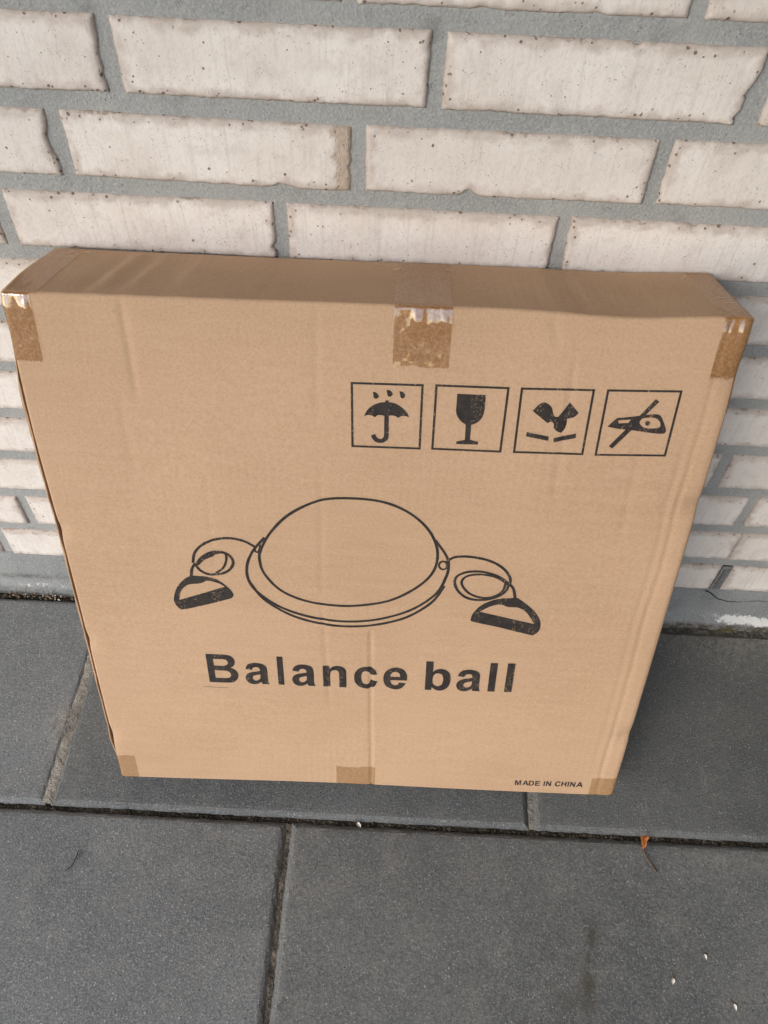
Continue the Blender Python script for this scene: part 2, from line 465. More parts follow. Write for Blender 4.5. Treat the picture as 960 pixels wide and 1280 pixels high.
def slab(x0, x1, y0, y1, seed, tone=0.6, ng=41):
    """a chamfered slab with slightly worn edges; origin in its middle"""
    cx, cy = (x0 + x1) / 2, (y0 + y1) / 2
    rng = np.random.default_rng(seed)
    step = 0.008
    nx = max(3, int((x1 - x0) / step)); ny = max(3, int((y1 - y0) / step))
    xs = np.linspace(x0, x1, nx + 1); ys = np.linspace(y0, y1, ny + 1)
    loop = [(x, y0) for x in xs[:-1]] + [(x1, y) for y in ys[:-1]] + [(x, y1) for x in xs[::-1][:-1]] + [(x0, y) for y in ys[::-1][:-1]]
    loop = np.array(loop); n = len(loop)
    def ring(ins, z, jit):
        o = loop.copy()
        o[:, 0] = np.clip(o[:, 0], x0 + ins, x1 - ins); o[:, 1] = np.clip(o[:, 1], y0 + ins, y1 - ins)
        j = jit * rng.normal(size=(n, 2)); o = o + j
        return [(a - cx, b - cy, z + jit * 0.4 * rng.normal()) for a, b in o]
    v = ring(0, -0.055, 0) + ring(0, -CH * 0.85, 0.0004) + ring(CH * 0.55, -CH * 0.28, 0.0004) + ring(CH, -0.0003, 0.0003) + ring(CH + 0.004, 0.0, 0.0)
    f = []
    for k in range(4):
        for i in range(n):
            j = (i + 1) % n
            f.append((k * n + i, k * n + j, (k + 1) * n + j, (k + 1) * n + i))
    # top as an inner grid so that dirt attributes have room
    inner = ring(CH + 0.004, 0.0, 0.0)
    gx = np.linspace(x0 + CH + 0.004, x1 - CH - 0.004, ng); gy = np.linspace(y0 + CH + 0.004, y1 - CH - 0.004, ng)
    off = len(v)
    bm_faces = grid_faces(ng, ng, off)
    for a in gx:
        for b in gy:
            v.append((a - cx, b - cy, 0.0))
    f += bm_faces
    V = np.array(v); X = V[:, 0] + cx; Y = V[:, 1] + cy
    film = 0.95 * np.clip((X - 0.70) / 0.12, 0, 1) * np.clip(1 - (-0.026 - Y) / 0.075, 0, 1) ** 1.2
    film += 1.0 * np.exp(-((X - JX + 0.012) / 0.016) ** 2 - ((Y + 0.213) / 0.022) ** 2)
    film += 0.5 * np.exp(-((Y + 0.345) / 0.012) ** 2) * np.clip((X - 0.66) / 0.1, 0, 1)
    film += 0.18 * np.clip((0.05 - (X - x0)) / 0.05, 0, 1) + 0.10
    film += 0.35 * np.exp(-((X - 0.375 - 0.02 * np.sin(Y * 40)) / 0.006) ** 2) * np.clip((Y + 0.42) / 0.05, 0, 1) * (Y < -0.33)
    damp = np.exp(-((X - 0.592 - (Y + 0.42) * 0.18) / 0.007) ** 2) * np.clip((-0.405 - Y) / 0.03, 0, 1)
    damp += 0.55 * np.exp(-((X - 0.560) / 0.022) ** 2) * np.clip((-0.45 - Y) / 0.04, 0, 1)
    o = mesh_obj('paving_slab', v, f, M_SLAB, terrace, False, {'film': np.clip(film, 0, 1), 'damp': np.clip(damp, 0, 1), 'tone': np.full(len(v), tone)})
    o.location = (cx, cy, 0.0)
    o.rotation_euler = (rng.normal() * 0.0008, rng.normal() * 0.0008, 0)
    return o

WALL_GAP = -0.0265
k = 0
for i in range(-4, 5):
    a = JX + i * TW
    slab(a + GAP / 2, a + TW - GAP / 2, JY + GAP / 2, WALL_GAP, 100 + k, {-1: 1.0, 0: 0.45, 1: 0.25}.get(i, 0.6)); k += 1  # right slabs set darker, left lighter: side light falloff put into the colour
for r in range(3):
    y1 = JY - r * TW; y0 = y1 - TW
    sh = TW / 2 if r % 2 == 0 else 0
    for i in range(-4, 5):
        a = JX + i * TW - sh
        slab(a + GAP / 2, a + TW - GAP / 2, y0 + GAP / 2, y1 - GAP / 2, 100 + k, {0: 0.80, 1: 0.42}.get(i, 0.6) if r == 0 else 0.3 + 0.5 * ((i * 7 + r * 3) % 5) / 4, 121 if (r == 0 and i in (0, 1)) else 41); k += 1  # front right slab darker for the same painted falloff; far slabs vary

def strip(name, mat, parent, pts, width, zmid, amp, seed, step=0.0022, cols=6, rise=None):
    """a lumpy ribbon of fill lying along a joint"""
    pts = np.array(pts, float)
    d = np.diff(pts, axis=0); L = np.hypot(*d[0])
    n = max(4, int(L / step)); t = np.linspace(0, 1, n); u = np.linspace(-1, 1, cols)
    T, U = np.meshgrid(t, u, indexing='ij')
    dx, dy = d[0] / L
    X = pts[0, 0] + d[0, 0] * T - dy * U * width / 2; Y = pts[0, 1] + d[0, 1] * T + dx * U * width / 2
    Z = zmid + amp * fbm(X * 190, Y * 190, seed, 3) + 0.7 * amp * fbm(X * 40, Y * 40, seed + 3, 2) - 0.0012 * U ** 2
    if rise is not None:
        Z = Z + rise(X, Y)
    return mesh_obj(name, np.stack([X, Y, Z], -1).reshape(-1, 3), grid_faces(n, cols), mat, parent)

def joint_fill(pts, width, z, amp, seed, mat, rise=None):
    o = strip('joint_fill', mat, terrace, pts, width, z, amp, seed, rise=rise)
    tag(o, kind='stuff'); return o
joint_fill([(-0.7, JY), (1.3, JY)], 0.0115, -0.0068, 0.0016, 11, M_BED)
joint_fill([(JX, JY + 0.004), (JX, WALL_GAP)], 0.0150, -0.0012, 0.0013, 12, M_SAND)
joint_fill([(JX + TW, JY + 0.004), (JX + TW, WALL_GAP)], 0.0115, -0.0048, 0.0014, 13, M_SAND)
joint_fill([(JX + TW / 2, JY - 0.62), (JX + TW / 2, JY - 0.004)], 0.0115, -0.0054, 0.0016, 14, M_SAND2)
joint_fill([(JX - TW / 2, JY - 0.62), (JX - TW / 2, JY - 0.004)], 0.0085, -0.0048, 0.0010, 15, M_BED)
joint_fill([(JX + 1.5 * TW, JY - 0.62), (JX + 1.5 * TW, JY - 0.004)], 0.0085, -0.0048, 0.0010, 16, M_BED)

# ---- the brick wall
wall = empty('brick_wall')
tag(wall, 'whitewashed brick wall with blue-grey mortar joints, standing behind the cardboard box', 'wall')
HC = 0.070967; BH_ = 0.055134; TJ = 0.015833; Z0 = 0.840552      # course, brick, joint heights; top of course A
MODX = 0.25

def brick(x0, x1, z0, z1, seed, detail, bare=None, tilt=0.0, dz=0.0, proud=0.0, chip=None):
    """one brick; origin at the middle of its face; ragged arrises"""
    L = x1 - x0; H = z1 - z0
    nu = int(L / (0.0022 if detail else 0.008)) + 2; nv = int(H / (0.0020 if detail else 0.008)) + 2
    u = np.linspace(0, 1, nu); w = np.linspace(0, 1, nv)
    # denser rows near the arrises
    w = 0.5 - 0.5 * np.cos(np.pi * w) * (0.55 + 0.45 * np.abs(np.cos(np.pi * w)))
    U, Wv = np.meshgrid(u, w, indexing='ij')
    s = seed * 13.7
    def rag(c, sd, big):
        e = 0.0003 + 0.0004 * fbm(c * 30 + s, c * 0 + sd, seed, 2) + 0.0008 * fbm(c * 260 + s, c * 0 + sd, seed + 5, 3)
        e = e + big * np.clip(fbm(c * 60 + s, c * 0 + sd + 9, seed + 8, 2) - 0.52, 0, 1) * 0.012
        return np.clip(e, -0.0012, 0.006)
    xx = U * L; zz = Wv * H
    eL, eR = rag(zz, 1.5, 1), rag(zz, 4.5, 1)
    eB, eT = rag(xx, 7.5, .6), rag(xx, 11.5, 1)
    if chip is not None:
        for (side, at, wd, dp) in chip:
            c = zz if side in 'LR' else xx
            add = dp * np.exp(-np.abs((c - at) / wd) ** 2.4) * (1 + 0.25 * vnoise(c * 700, c * 0 + 3, seed))
            if side == 'R': eR = eR + add
            elif side == 'L': eL = eL + add
            elif side == 'B': eB = eB + add
            else: eT = eT + add
    X = eL + (L - eL - eR) * U; Z = eB + (H - eB - eT) * Wv
    dd = np.minimum(np.minimum(X - eL, L - eR - X), np.minimum(Z - eB, H - eT - Z))
    rr = 0.0034 * (1 + 0.5 * fbm(X * 130 + s, Z * 130, seed + 2, 2))
    fall = np.clip(1 - dd / rr, 0, 1)
    Y = -0.0016 - proud + 0.0030 * fall ** 2.0 + 0.0005 * fbm(X * 22 + s, Z * 22, seed + 3, 3) + 0.00035 * fbm(X * 210 + s, Z * 210, seed + 4, 2) * (0.4 + fall)
    edge = np.clip(dd / 0.014, 0, 1)
    br = np.zeros_like(X)
    if bare is not None:
        br = np.clip((X - (L - bare) + 0.004 * fbm(Z * 160, Z * 0, seed, 3)) / 0.003, 0, 1)
        Y = Y + br * (0.0012 + 0.0006 * fbm(X * 400, Z * 400, seed + 6, 3))
    V = np.stack([X - L / 2, Y, Z - H / 2], -1).reshape(-1, 3).tolist()
    F = grid_faces(nu, nv)
    ring = [i * nv for i in range(nu)] + [(nu - 1) * nv + j for j in range(1, nv)] + [i * nv + nv - 1 for i in range(nu - 2, -1, -1)] + [j for j in range(nv - 2, 0, -1)]
    base = len(V)
    for i in ring:
        a = V[i]; V.append((a[0], 0.05, a[2]))
    n = len(ring)
    for i in range(n):
        j = (i + 1) % n
        F.append((ring[j], ring[i], base + i, base + j))
    ee = np.concatenate([edge.reshape(-1), np.zeros(n)]); bb = np.concatenate([br.reshape(-1), np.zeros(n)])
    o = mesh_obj('brick', V, F, M_BRICK, wall, True, {'edge': ee, 'bare': bb})
    o.location = ((x0 + x1) / 2, 0.0, (z0 + z1) / 2 + dz)
    o.rotation_euler = (0, tilt, 0)
    return o

def joints(*seen, step=MODX, lo=-0.75, hi=1.4):
    s = sorted(seen); out = list(s)
    x = s[0]
    while x > lo: x -= step; out.append(x)
    x = s[-1]
    while x < hi: x += step; out.append(x)
    out = sorted(out); res = [out[0]]
    for a in out[1:]:
        while a - res[-1] > step * 1.35: res.append(res[-1] + step)
        res.append(a)
    return res
COURSES = {
    -1: joints(0.415), 0: joints(0.534), 1: joints(0.1008, 0.3511, 0.6005), 2: joints(0.0432, 0.2920, 0.5412),
    3: joints(-0.0280, 0.2230, 0.4733), 4: joints(0.0650), 5: joints(0.1450), 6: joints(0.0700), 7: joints(0.7207),
    8: joints(0.7791), 9: joints(-0.1434, 0.7919), 10: joints(-0.1996, 0.7982)}
rng = np.random.default_rng(5)
JT = 0.0125
for c, js in COURSES.items():
    z1 = Z0 - c * HC; z0 = z1 - BH_
    for i in range(len(js) - 1):
        a, b = js[i], js[i + 1]
        mid = (a + b) / 2
        ja = 0.0 if (c == 9 and abs(a - 0.7919) < 1e-4) else (0.0150 if (c == 10 and abs(a - 0.7982) < 1e-4) else JT)
        jb = 0.0 if (c == 9 and abs(b - 0.7919) < 1e-4) else (0.0150 if (c == 10 and abs(b - 0.7982) < 1e-4) else JT)
        detail = -0.30 < mid < 1.02 and c >= 0
        tilt = rng.normal() * 0.0018; dz = rng.normal() * 0.0004; proud = 0.0004 * rng.normal(); bare = None; chip = None
        if c == 2 and abs(a - 0.0432) < 1e-3:
            tilt, dz, bare = 0.010, -0.0008, 0.017; chip = [('B', 0.178, 0.010, 0.0035)]
        if c == 2 and abs(a - 0.2920) < 1e-3:
            chip = [('B', 0.088, 0.006, 0.0055)]; tilt = 0.0
        if c == 1 and abs(a - 0.3511) < 1e-3:
            chip = [('R', 0.020, 0.012, 0.006), ('R', 0.004, 0.006, 0.008)]; tilt = 0.002
        if c == 2 and abs(b - 0.0432) < 1e-3:
            chip = [('R', 0.030, 0.012, 0.004)]
        if c == 1 and abs(b - 0.1008) < 1e-3:
            chip = [('R', 0.022, 0.02, 0.002)]
        brick(a + ja / 2 - (0.0008 if ja > 0 else 0), b - jb / 2 + (0.0008 if jb > 0 else 0), z0 - 0.0006, z1 + 0.0006, 300 + c * 31 + i, detail, bare, tilt, dz, proud, chip)

# mortar: one uneven sheet a little behind the brick faces
xs = np.arange(-1.0, 1.7, 0.006); zs = np.arange(0.066, 0.94, 0.004)
X, Zm = np.meshgrid(xs, zs, indexing='ij')
Ym = 0.0020 + 0.0008 * fbm(X * 30, Zm * 30, 5, 3) + 0.0003 * fbm(X * 140, Zm * 140, 6, 2)
mesh_obj('mortar', np.stack([X, Ym, Zm], -1).reshape(-1, 3), grid_faces(len(xs), len(zs)), M_MORTAR, wall, True)
# the wall goes on above the frame, to the added shade roof
mesh_obj('upper_wall', *box_vf(-1.0, 1.7, 0.002, 0.12, 0.9365, 2.299), M_MORTAR, wall)
mesh_obj('wall_core', *box_vf(-1.0, 1.7, 0.06, 0.12, -0.05, 0.936), M_MORTAR, wall)

# plinth: rendered foot of the wall
prof = [(0.006, 0.0763), (0.0008, 0.0761), (-0.0012, 0.0742), (-0.0020, 0.066), (-0.0028, 0.056), (-0.0034, 0.046), (-0.0040, 0.037),
        (-0.0044, 0.030), (-0.0052, 0.025), (-0.0066, 0.0205), (-0.0088, 0.0168), (-0.0112, 0.0132), (-0.0128, 0.0088), (-0.0136, 0.0040), (-0.0140, -0.002), (-0.0138, -0.018)]
prof = np.array(prof); tt = np.linspace(0, len(prof) - 1, 46)
py = np.interp(tt, np.arange(len(prof)), prof[:, 0]); pz = np.interp(tt, np.arange(len(prof)), prof[:, 1])
xs = np.arange(-0.9, 1.6, 0.003)
X = np.repeat(xs[:, None], 46, 1); Yp = np.repeat(py[None], len(xs), 0).copy(); Zp = np.repeat(pz[None], len(xs), 0).copy()
amp = np.clip((0.06 - Zp) / 0.04, 0.25, 1)
Yp -= amp * (0.0012 * fbm(X * 60, Zp * 60, 21, 4) + 0.0009 * fbm(X * 9, Zp * 9, 22, 2))
right = np.clip((X - 0.55) / 0.1, 0, 1)
Yp -= right * 0.004 * np.clip((0.03 - Zp) / 0.02, 0, 1)
lime = np.exp(-(np.abs((X - 0.865) / 0.055)) ** 3) * np.exp(-((Zp - (0.0165 - 0.05 * (X - 0.865))) / 0.0075) ** 2)
lime += 0.45 * np.exp(-((X + 0.17) / 0.06) ** 2) * np.exp(-((Zp - 0.012) / 0.006) ** 2)
dirt = np.clip((0.013 - Zp) / 0.006, 0, 1) * (0.35 + 0.65 * right)
dirt += 0.7 * np.exp(-((X + 0.19) / 0.07) ** 2) * np.exp(-((Zp - 0.026) / 0.005) ** 2)  # darker band along the crease at the left end
plinth = mesh_obj('plinth', np.stack([X, Yp, Zp], -1).reshape(-1, 3), grid_faces(len(xs), 46, 0, True), M_PLINTH, wall, True,
                  {'lime': np.clip(lime, 0, 1).reshape(-1), 'dirt': np.clip(dirt, 0, 1).reshape(-1)})
plinth['label'] = 'grey rendered foot of the wall with a white lime stain'

PRINT_FRAMES = [[(280.59, 535.35, 1), (340.25, 536.56, 1), (341.69, 476.15, 1), (282.35, 475.08, 1)], [(351.94, 537.11, 1), (412.49, 537.89, 1), (412.99, 477.05, 1), (353.0, 476.6, 1)], [(423.85, 538.13, 1), (484.08, 539.9, 1), (485.26, 478.52, 1), (425.2, 477.32, 1)], [(496.05, 540.27, 1), (556.91, 542.6, 1), (557.8, 481.01, 1), (497.14, 478.54, 1)]]
PRINT_UMB = {'fill': [[[(298.62, 528.26, 1), (301.26, 527.8), (303.7, 525.08), (302.87, 522.71), (301.25, 522.08), (299.5, 523.3)]], [[(310.26, 530.82, 1), (313.18, 530.22), (315.42, 527.65), (314.47, 525.29), (312.94, 524.59), (311.26, 525.73)]], [[(321.1, 530.04, 1), (323.81, 529.65), (326.23, 526.86), (325.51, 524.51), (323.92, 523.64), (322.29, 524.95)]], [[(291.84, 505.34, 1), (293.99, 510.47), (298.49, 515.45), (304.1, 518.34), (309.4, 519.42, 1), (309.55, 520.99, 1), (312.39, 521.14, 1), (312.6, 519.6, 1), (319.09, 518.16), (325.01, 514.18), (328.45, 510.42), (330.86, 506.02, 1), (327.55, 507.19), (323.98, 506.83), (321.19, 505.08, 1), (318.95, 506.55), (316.04, 507.11), (312.62, 506.51, 1), (309.6, 506.35, 1), (305.97, 506.94), (303.47, 506.64), (301.02, 504.51, 1), (298.81, 505.98), (295.55, 506.51)]]], 'stroke': [([(311.15, 507.07), (311.46, 496.65), (311.74, 488.52), (311.24, 484.79), (308.99, 482.43), (306.08, 481.76), (303.26, 482.68), (301.35, 484.8), (300.01, 487.6)], 3.35)]}
PRINT_GLASS = {'fill': [[[(370.04, 530.47, 1), (394.25, 530.66, 1), (394.64, 521.98), (394.57, 514.64), (393.12, 508.78), (389.85, 504.44), (384.87, 501.83, 1), (385.2, 487.43, 1), (388.71, 486.6), (392.45, 485.77, 1), (392.52, 482.93, 1), (373.49, 482.47, 1), (373.48, 485.06, 1), (377.34, 486.14), (380.68, 487.01, 1), (379.96, 502.06, 1), (375.97, 504.51), (372.15, 509.29), (370.58, 514.14), (370.28, 522.28)]]], 'stroke': []}
PRINT_BROKEN = {'fill': [[[(435.65, 518.05, 1), (439.6, 523.59), (443.76, 526.5), (447.77, 525.29), (451.52, 521.95), (453.65, 516.29), (455.77, 513.67), (458.46, 513.81, 1), (462.35, 520.59), (466.19, 527.37, 1), (475.07, 518.29, 1), (472.6, 514.74), (469.09, 512.67), (466.22, 512.26, 1), (466.62, 506.66), (465.65, 501.82), (463.31, 498.45, 1), (459.58, 499.74), (455.99, 502.61, 1), (455.89, 505.65), (454.33, 508.17), (452.31, 508.66), (450.22, 507.08, 1)]], [[(433.66, 497.72, 1), (453.22, 494.37, 1), (453.41, 490.12, 1), (433.24, 493.46, 1)]], [[(457.68, 493.02, 1), (476.36, 498.62, 1), (476.62, 494.04, 1), (458.05, 488.77, 1)]]], 'stroke': []}
PRINT_HOOK = {'fill': [[[(501.94, 506.59, 1), (505.0, 510.94), (508.69, 515.3, 1), (519.93, 517.1), (532.65, 519.51), (539.85, 520.63), (544.66, 519.5), (548.31, 514.62), (552.4, 506.91), (552.6, 503.63), (549.99, 502.27), (539.81, 502.68), (522.65, 504.41), (511.63, 505.04)], [(509.98, 513.06, 1), (520.48, 514.54, 1), (519.1, 511.23, 1), (510.96, 510.33, 1)], [(528.58, 512.47), (530.54, 516.0), (536.49, 517.23), (542.03, 516.6), (545.65, 513.56), (546.93, 509.9), (545.71, 507.97), (538.86, 506.86), (532.8, 507.76), (530.06, 509.95)]], [[(537.72, 511.84), (537.63, 510.52), (536.79, 509.62), (535.5, 509.45), (534.21, 510.08), (533.37, 511.28), (533.27, 512.63), (533.95, 513.66), (535.17, 514.02), (536.5, 513.57), (537.48, 512.48)]], [[(537.4, 534.72, 1), (540.83, 532.3, 1), (531.63, 518.54, 1), (526.88, 517.92, 1)]], [[(518.42, 505.4, 1), (523.42, 504.73, 1), (510.35, 485.63, 1), (506.84, 487.86, 1)]]], 'stroke': []}
PRINT_BALL = {'fill': [[[(104.13, 289.25), (108.62, 302.71), (116.8, 313.64), (123.69, 318.49), (133.36, 319.21), (143.27, 318.16), (152.94, 313.77), (161.38, 305.38), (165.33, 297.85), (163.58, 292.98), (159.37, 290.82, 1), (138.3, 282.57), (114.91, 274.3), (108.72, 274.36), (104.3, 281.28)], [(109.33, 286.2, 1), (112.16, 297.76), (120.16, 306.95), (132.51, 309.69), (140.89, 313.65), (150.72, 311.04), (157.48, 307.16, 1)]], [[(407.06, 281.48), (408.78, 289.45), (414.55, 298.69), (423.82, 305.83), (433.4, 309.67), (443.26, 310.91), (448.97, 311.9), (454.36, 309.17), (464.8, 300.58), (473.96, 290.0), (478.52, 280.11), (478.71, 269.82), (473.69, 263.04), (468.46, 263.43), (438.13, 271.31), (410.02, 277.58)], [(415.0, 291.4, 1), (424.65, 298.64), (434.33, 302.08), (443.09, 299.3), (453.27, 298.8), (462.56, 292.69), (472.32, 278.16, 1)]]], 'stroke': [([(279.15, 420.13), (252.16, 415.71), (224.68, 399.09), (206.22, 377.3), (196.13, 356.87), (193.92, 344.06), (198.05, 326.23), (213.95, 306.05), (238.93, 294.18), (268.52, 290.17), (293.88, 291.91), (323.11, 299.92), (347.28, 316.66), (362.48, 335.58), (367.06, 355.37), (363.51, 375.1), (352.25, 393.78), (333.69, 409.16), (310.03, 418.36), (279.15, 420.13)], 2.35), ([(199.95, 370.52), (187.89, 353.79), (181.2, 335.46), (181.85, 317.15), (190.68, 301.67), (213.26, 284.03), (242.93, 273.22), (277.26, 269.38), (311.44, 274.02), (344.8, 288.63), (368.48, 311.01), (377.06, 332.82), (378.57, 348.44), (374.67, 360.87), (363.32, 377.54)], 2.35), ([(183.35, 314.07), (195.81, 293.84), (221.54, 275.08), (251.46, 265.26), (281.65, 262.8), (311.69, 267.18), (341.12, 278.84), (365.14, 299.9), (376.71, 322.25)], 2.35), ([(190.02, 358.31), (190.19, 353.74), (192.47, 352.69), (194.39, 356.21), (195.26, 362.5)], 1.6), ([(190.06, 359.03), (179.93, 365.02), (166.59, 367.65), (152.93, 365.52), (139.77, 358.63), (131.05, 348.36), (127.88, 335.36)], 2.35), ([(130.54, 332.07), (136.36, 341.9), (145.78, 348.93), (155.68, 350.6), (164.23, 347.07), (167.8, 338.74), (164.04, 329.77), (155.68, 323.88), (143.58, 321.99), (134.95, 325.89), (130.23, 333.05)], 2.35), ([(129.79, 332.52), (138.46, 343.52), (147.98, 347.14), (159.14, 349.88), (161.41, 343.2), (157.85, 331.82), (149.71, 323.95)], 2.0), ([(132.27, 333.69), (139.24, 341.12), (149.11, 346.49)], 2.4), ([(130.0, 334.77), (126.17, 327.75), (124.6, 317.54)], 2.35), ([(376.98, 348.04), (376.16, 344.29), (373.51, 342.89), (370.62, 344.36), (369.22, 347.56), (370.07, 351.09), (372.7, 352.67), (375.54, 351.62), (376.98, 348.04)], 1.8), ([(376.28, 352.48), (382.27, 357.91), (390.15, 359.8), (401.44, 359.66), (414.62, 357.21), (426.58, 351.81), (435.72, 343.72), (440.5, 334.63), (440.31, 327.25)], 2.35), ([(440.25, 327.67), (433.65, 334.23), (423.13, 339.87), (409.75, 342.6), (396.86, 341.0), (388.37, 335.71), (386.26, 328.24), (390.03, 317.84), (398.31, 309.72), (408.65, 306.66), (420.24, 307.8), (429.82, 311.63), (437.28, 318.54), (439.81, 327.22)], 2.35), ([(438.56, 327.99), (430.31, 334.66), (420.05, 338.24), (408.51, 339.01), (398.15, 336.3), (393.31, 330.35), (394.47, 323.44), (401.09, 315.29), (409.88, 310.86), (420.02, 309.74), (429.56, 313.78), (435.04, 320.55), (436.32, 328.71)], 2.0), ([(437.63, 328.78), (431.94, 334.76), (425.74, 338.57)], 2.2), ([(440.03, 329.35), (445.02, 322.85), (448.18, 311.63)], 2.35), ([(123.64, 161.24), (150.29, 161.04)], 0.35)]}
PRINT_TEXT = {'letters': [('B', 130.16, 163.14), ('a', 170.8, 196.76), ('l', 206.44, 212.87), ('a', 221.86, 247.2), ('n', 255.82, 281.1), ('c', 289.7, 315.05), ('e', 321.31, 347.09), ('b', 366.81, 394.01), ('a', 400.73, 426.93), ('l', 435.2, 442.84), ('l', 453.48, 461.37)], 'base': [130.5, 168.86, 459.25, 178.64], 'cap': [129.79, 211.97, 458.05, 220.63], 'mic': [487.09, 18.04, 568.46, 21.02]}

# ================================================================ CARDBOARD BOX
BW, BHT, BD = 0.602788, 0.604861, 0.118099
TH = 0.293171                                  # leans back against the wall
box = empty('cardboard_box', (0.014561, -0.290925, 0.034129), (-TH, 0, 0))
tag(box, 'large flat brown cardboard box with black printing, leaning against the brick wall', 'box')
RLO = np.array([0.0035, 0.0036, 0.0045]); RHI = np.array([0.0072, 0.0040, 0.0032])
NOM = np.array([BW, BHT, BD])
CORN = {  # (right, back, top): how far each corner sits from an ideal box
    (0, 0, 0): (0.0074, 0, -0.0073), (1, 0, 0): (0.0060, 0, 0.0048), (0, 0, 1): (-0.0026, 0, -0.0058), (1, 0, 1): (-0.0030, 0, 0.0044),
    (0, 1, 0): (0.0050, 0, 0.0008), (1, 1, 0): (0.0030, 0, 0.0008), (0, 1, 1): (-0.0005, -0.0010, -0.0029), (1, 1, 1): (-0.0019, -0.0030, 0.0046)}
CREASES = [  # on the front: x0, z0, x1, z1, depth, width
    (0.3056, 0.255, 0.3143, -0.004, 0.0011, 0.0016), (0.2542, 0.455, 0.2546, 0.296, 0.00035, 0.0022), (0.2546, 0.296, 0.2639, 0.130, 0.0005, 0.0022),
    (0.0929, 0.600, 0.0960, 0.510, 0.0007, 0.0030), (0.4396, 0.600, 0.4500, 0.575, 0.0005, 0.003), (0.4643, 0.575, 0.4680, 0.42, 0.00045, 0.0028),
    (0.0807, 0.52, 0.083, 0.43, 0.0003, 0.004), (0.2505, 0.60, 0.2510, 0.50, 0.0003, 0.003), (0.5346, 0.50, 0.538, 0.38, 0.0003, 0.003), (0.1480, 0.44, 0.150, 0.30, 0.00025, 0.003)]

def seg_d(X, Z, x0, z0, x1, z1):
    dx, dz = x1 - x0, z1 - z0; L2 = dx * dx + dz * dz
    t = ((X - x0) * dx + (Z - z0) * dz) / L2
    tc = np.clip(t, 0, 1)
    d = np.hypot(X - x0 - tc * dx, Z - z0 - tc * dz)
    side = ((X - x0) * dz - (Z - z0) * dx) / math.sqrt(L2)
    return d, side, np.clip(np.minimum(t, 1 - t) / 0.12, 0, 1) if True else 1

def front_out(X, Z):
    """outward bulge of the front panel at local x, z (positive = towards the viewer)"""
    u = np.clip(X / BW, 0, 1); v = np.clip(Z / BHT, 0, 1)
    b = 0.003 * (4 * u * (1 - u)) * (4 * v * (1 - v))
    for (x0, z0, x1, z1, dep, wd) in CREASES:
        d, side, fade = seg_d(X, Z, x0, z0, x1, z1)
        ends = 1.0 if dep > 0.001 else fade
        b = b - 1.35 * dep * np.exp(-(d / wd) ** 2) * ends
    b = b + 0.0007 * fbm(X * 9, Z * 6, 71, 2) * np.clip(16 * u * (1 - u) * v * (1 - v) * 4, 0, 1)
    # right edge: crushed, parallel ridges run down it
    e = BW + 0.002 - X + (Z / BHT) * -0.006
    wob = 0.002 * fbm(Z * 14, Z * 0 + 2, 73, 3)
    rid = np.exp(-((e - 0.0175 - wob) / 0.0022) ** 2) * 0.0011 * (0.6 + 0.5 * vnoise(Z * 12, Z * 0, 74)) + np.exp(-((e - 0.027 - 1.6 * wob) / 0.003) ** 2) * 0.0006 * np.clip(0.3 + vnoise(Z * 7, Z * 0 + 5, 75), 0, 1)
    dent = sum(0.0032 * np.exp(-((Z - zz) / w) ** 2) * np.exp(-(e / 0.012) ** 2) for zz, w in ((0.43, 0.012), (0.115, 0.011), (0.56, 0.02)))
    el = X - 0.007 + 0.0095 * v
    dentl = sum(0.003 * np.exp(-((Z - zz) / w) ** 2) * np.exp(-(el / 0.008) ** 2) for zz, w in ((0.365, 0.010), (0.07, 0.014), (0.22, 0.01)))
    return b - rid - dent - dentl

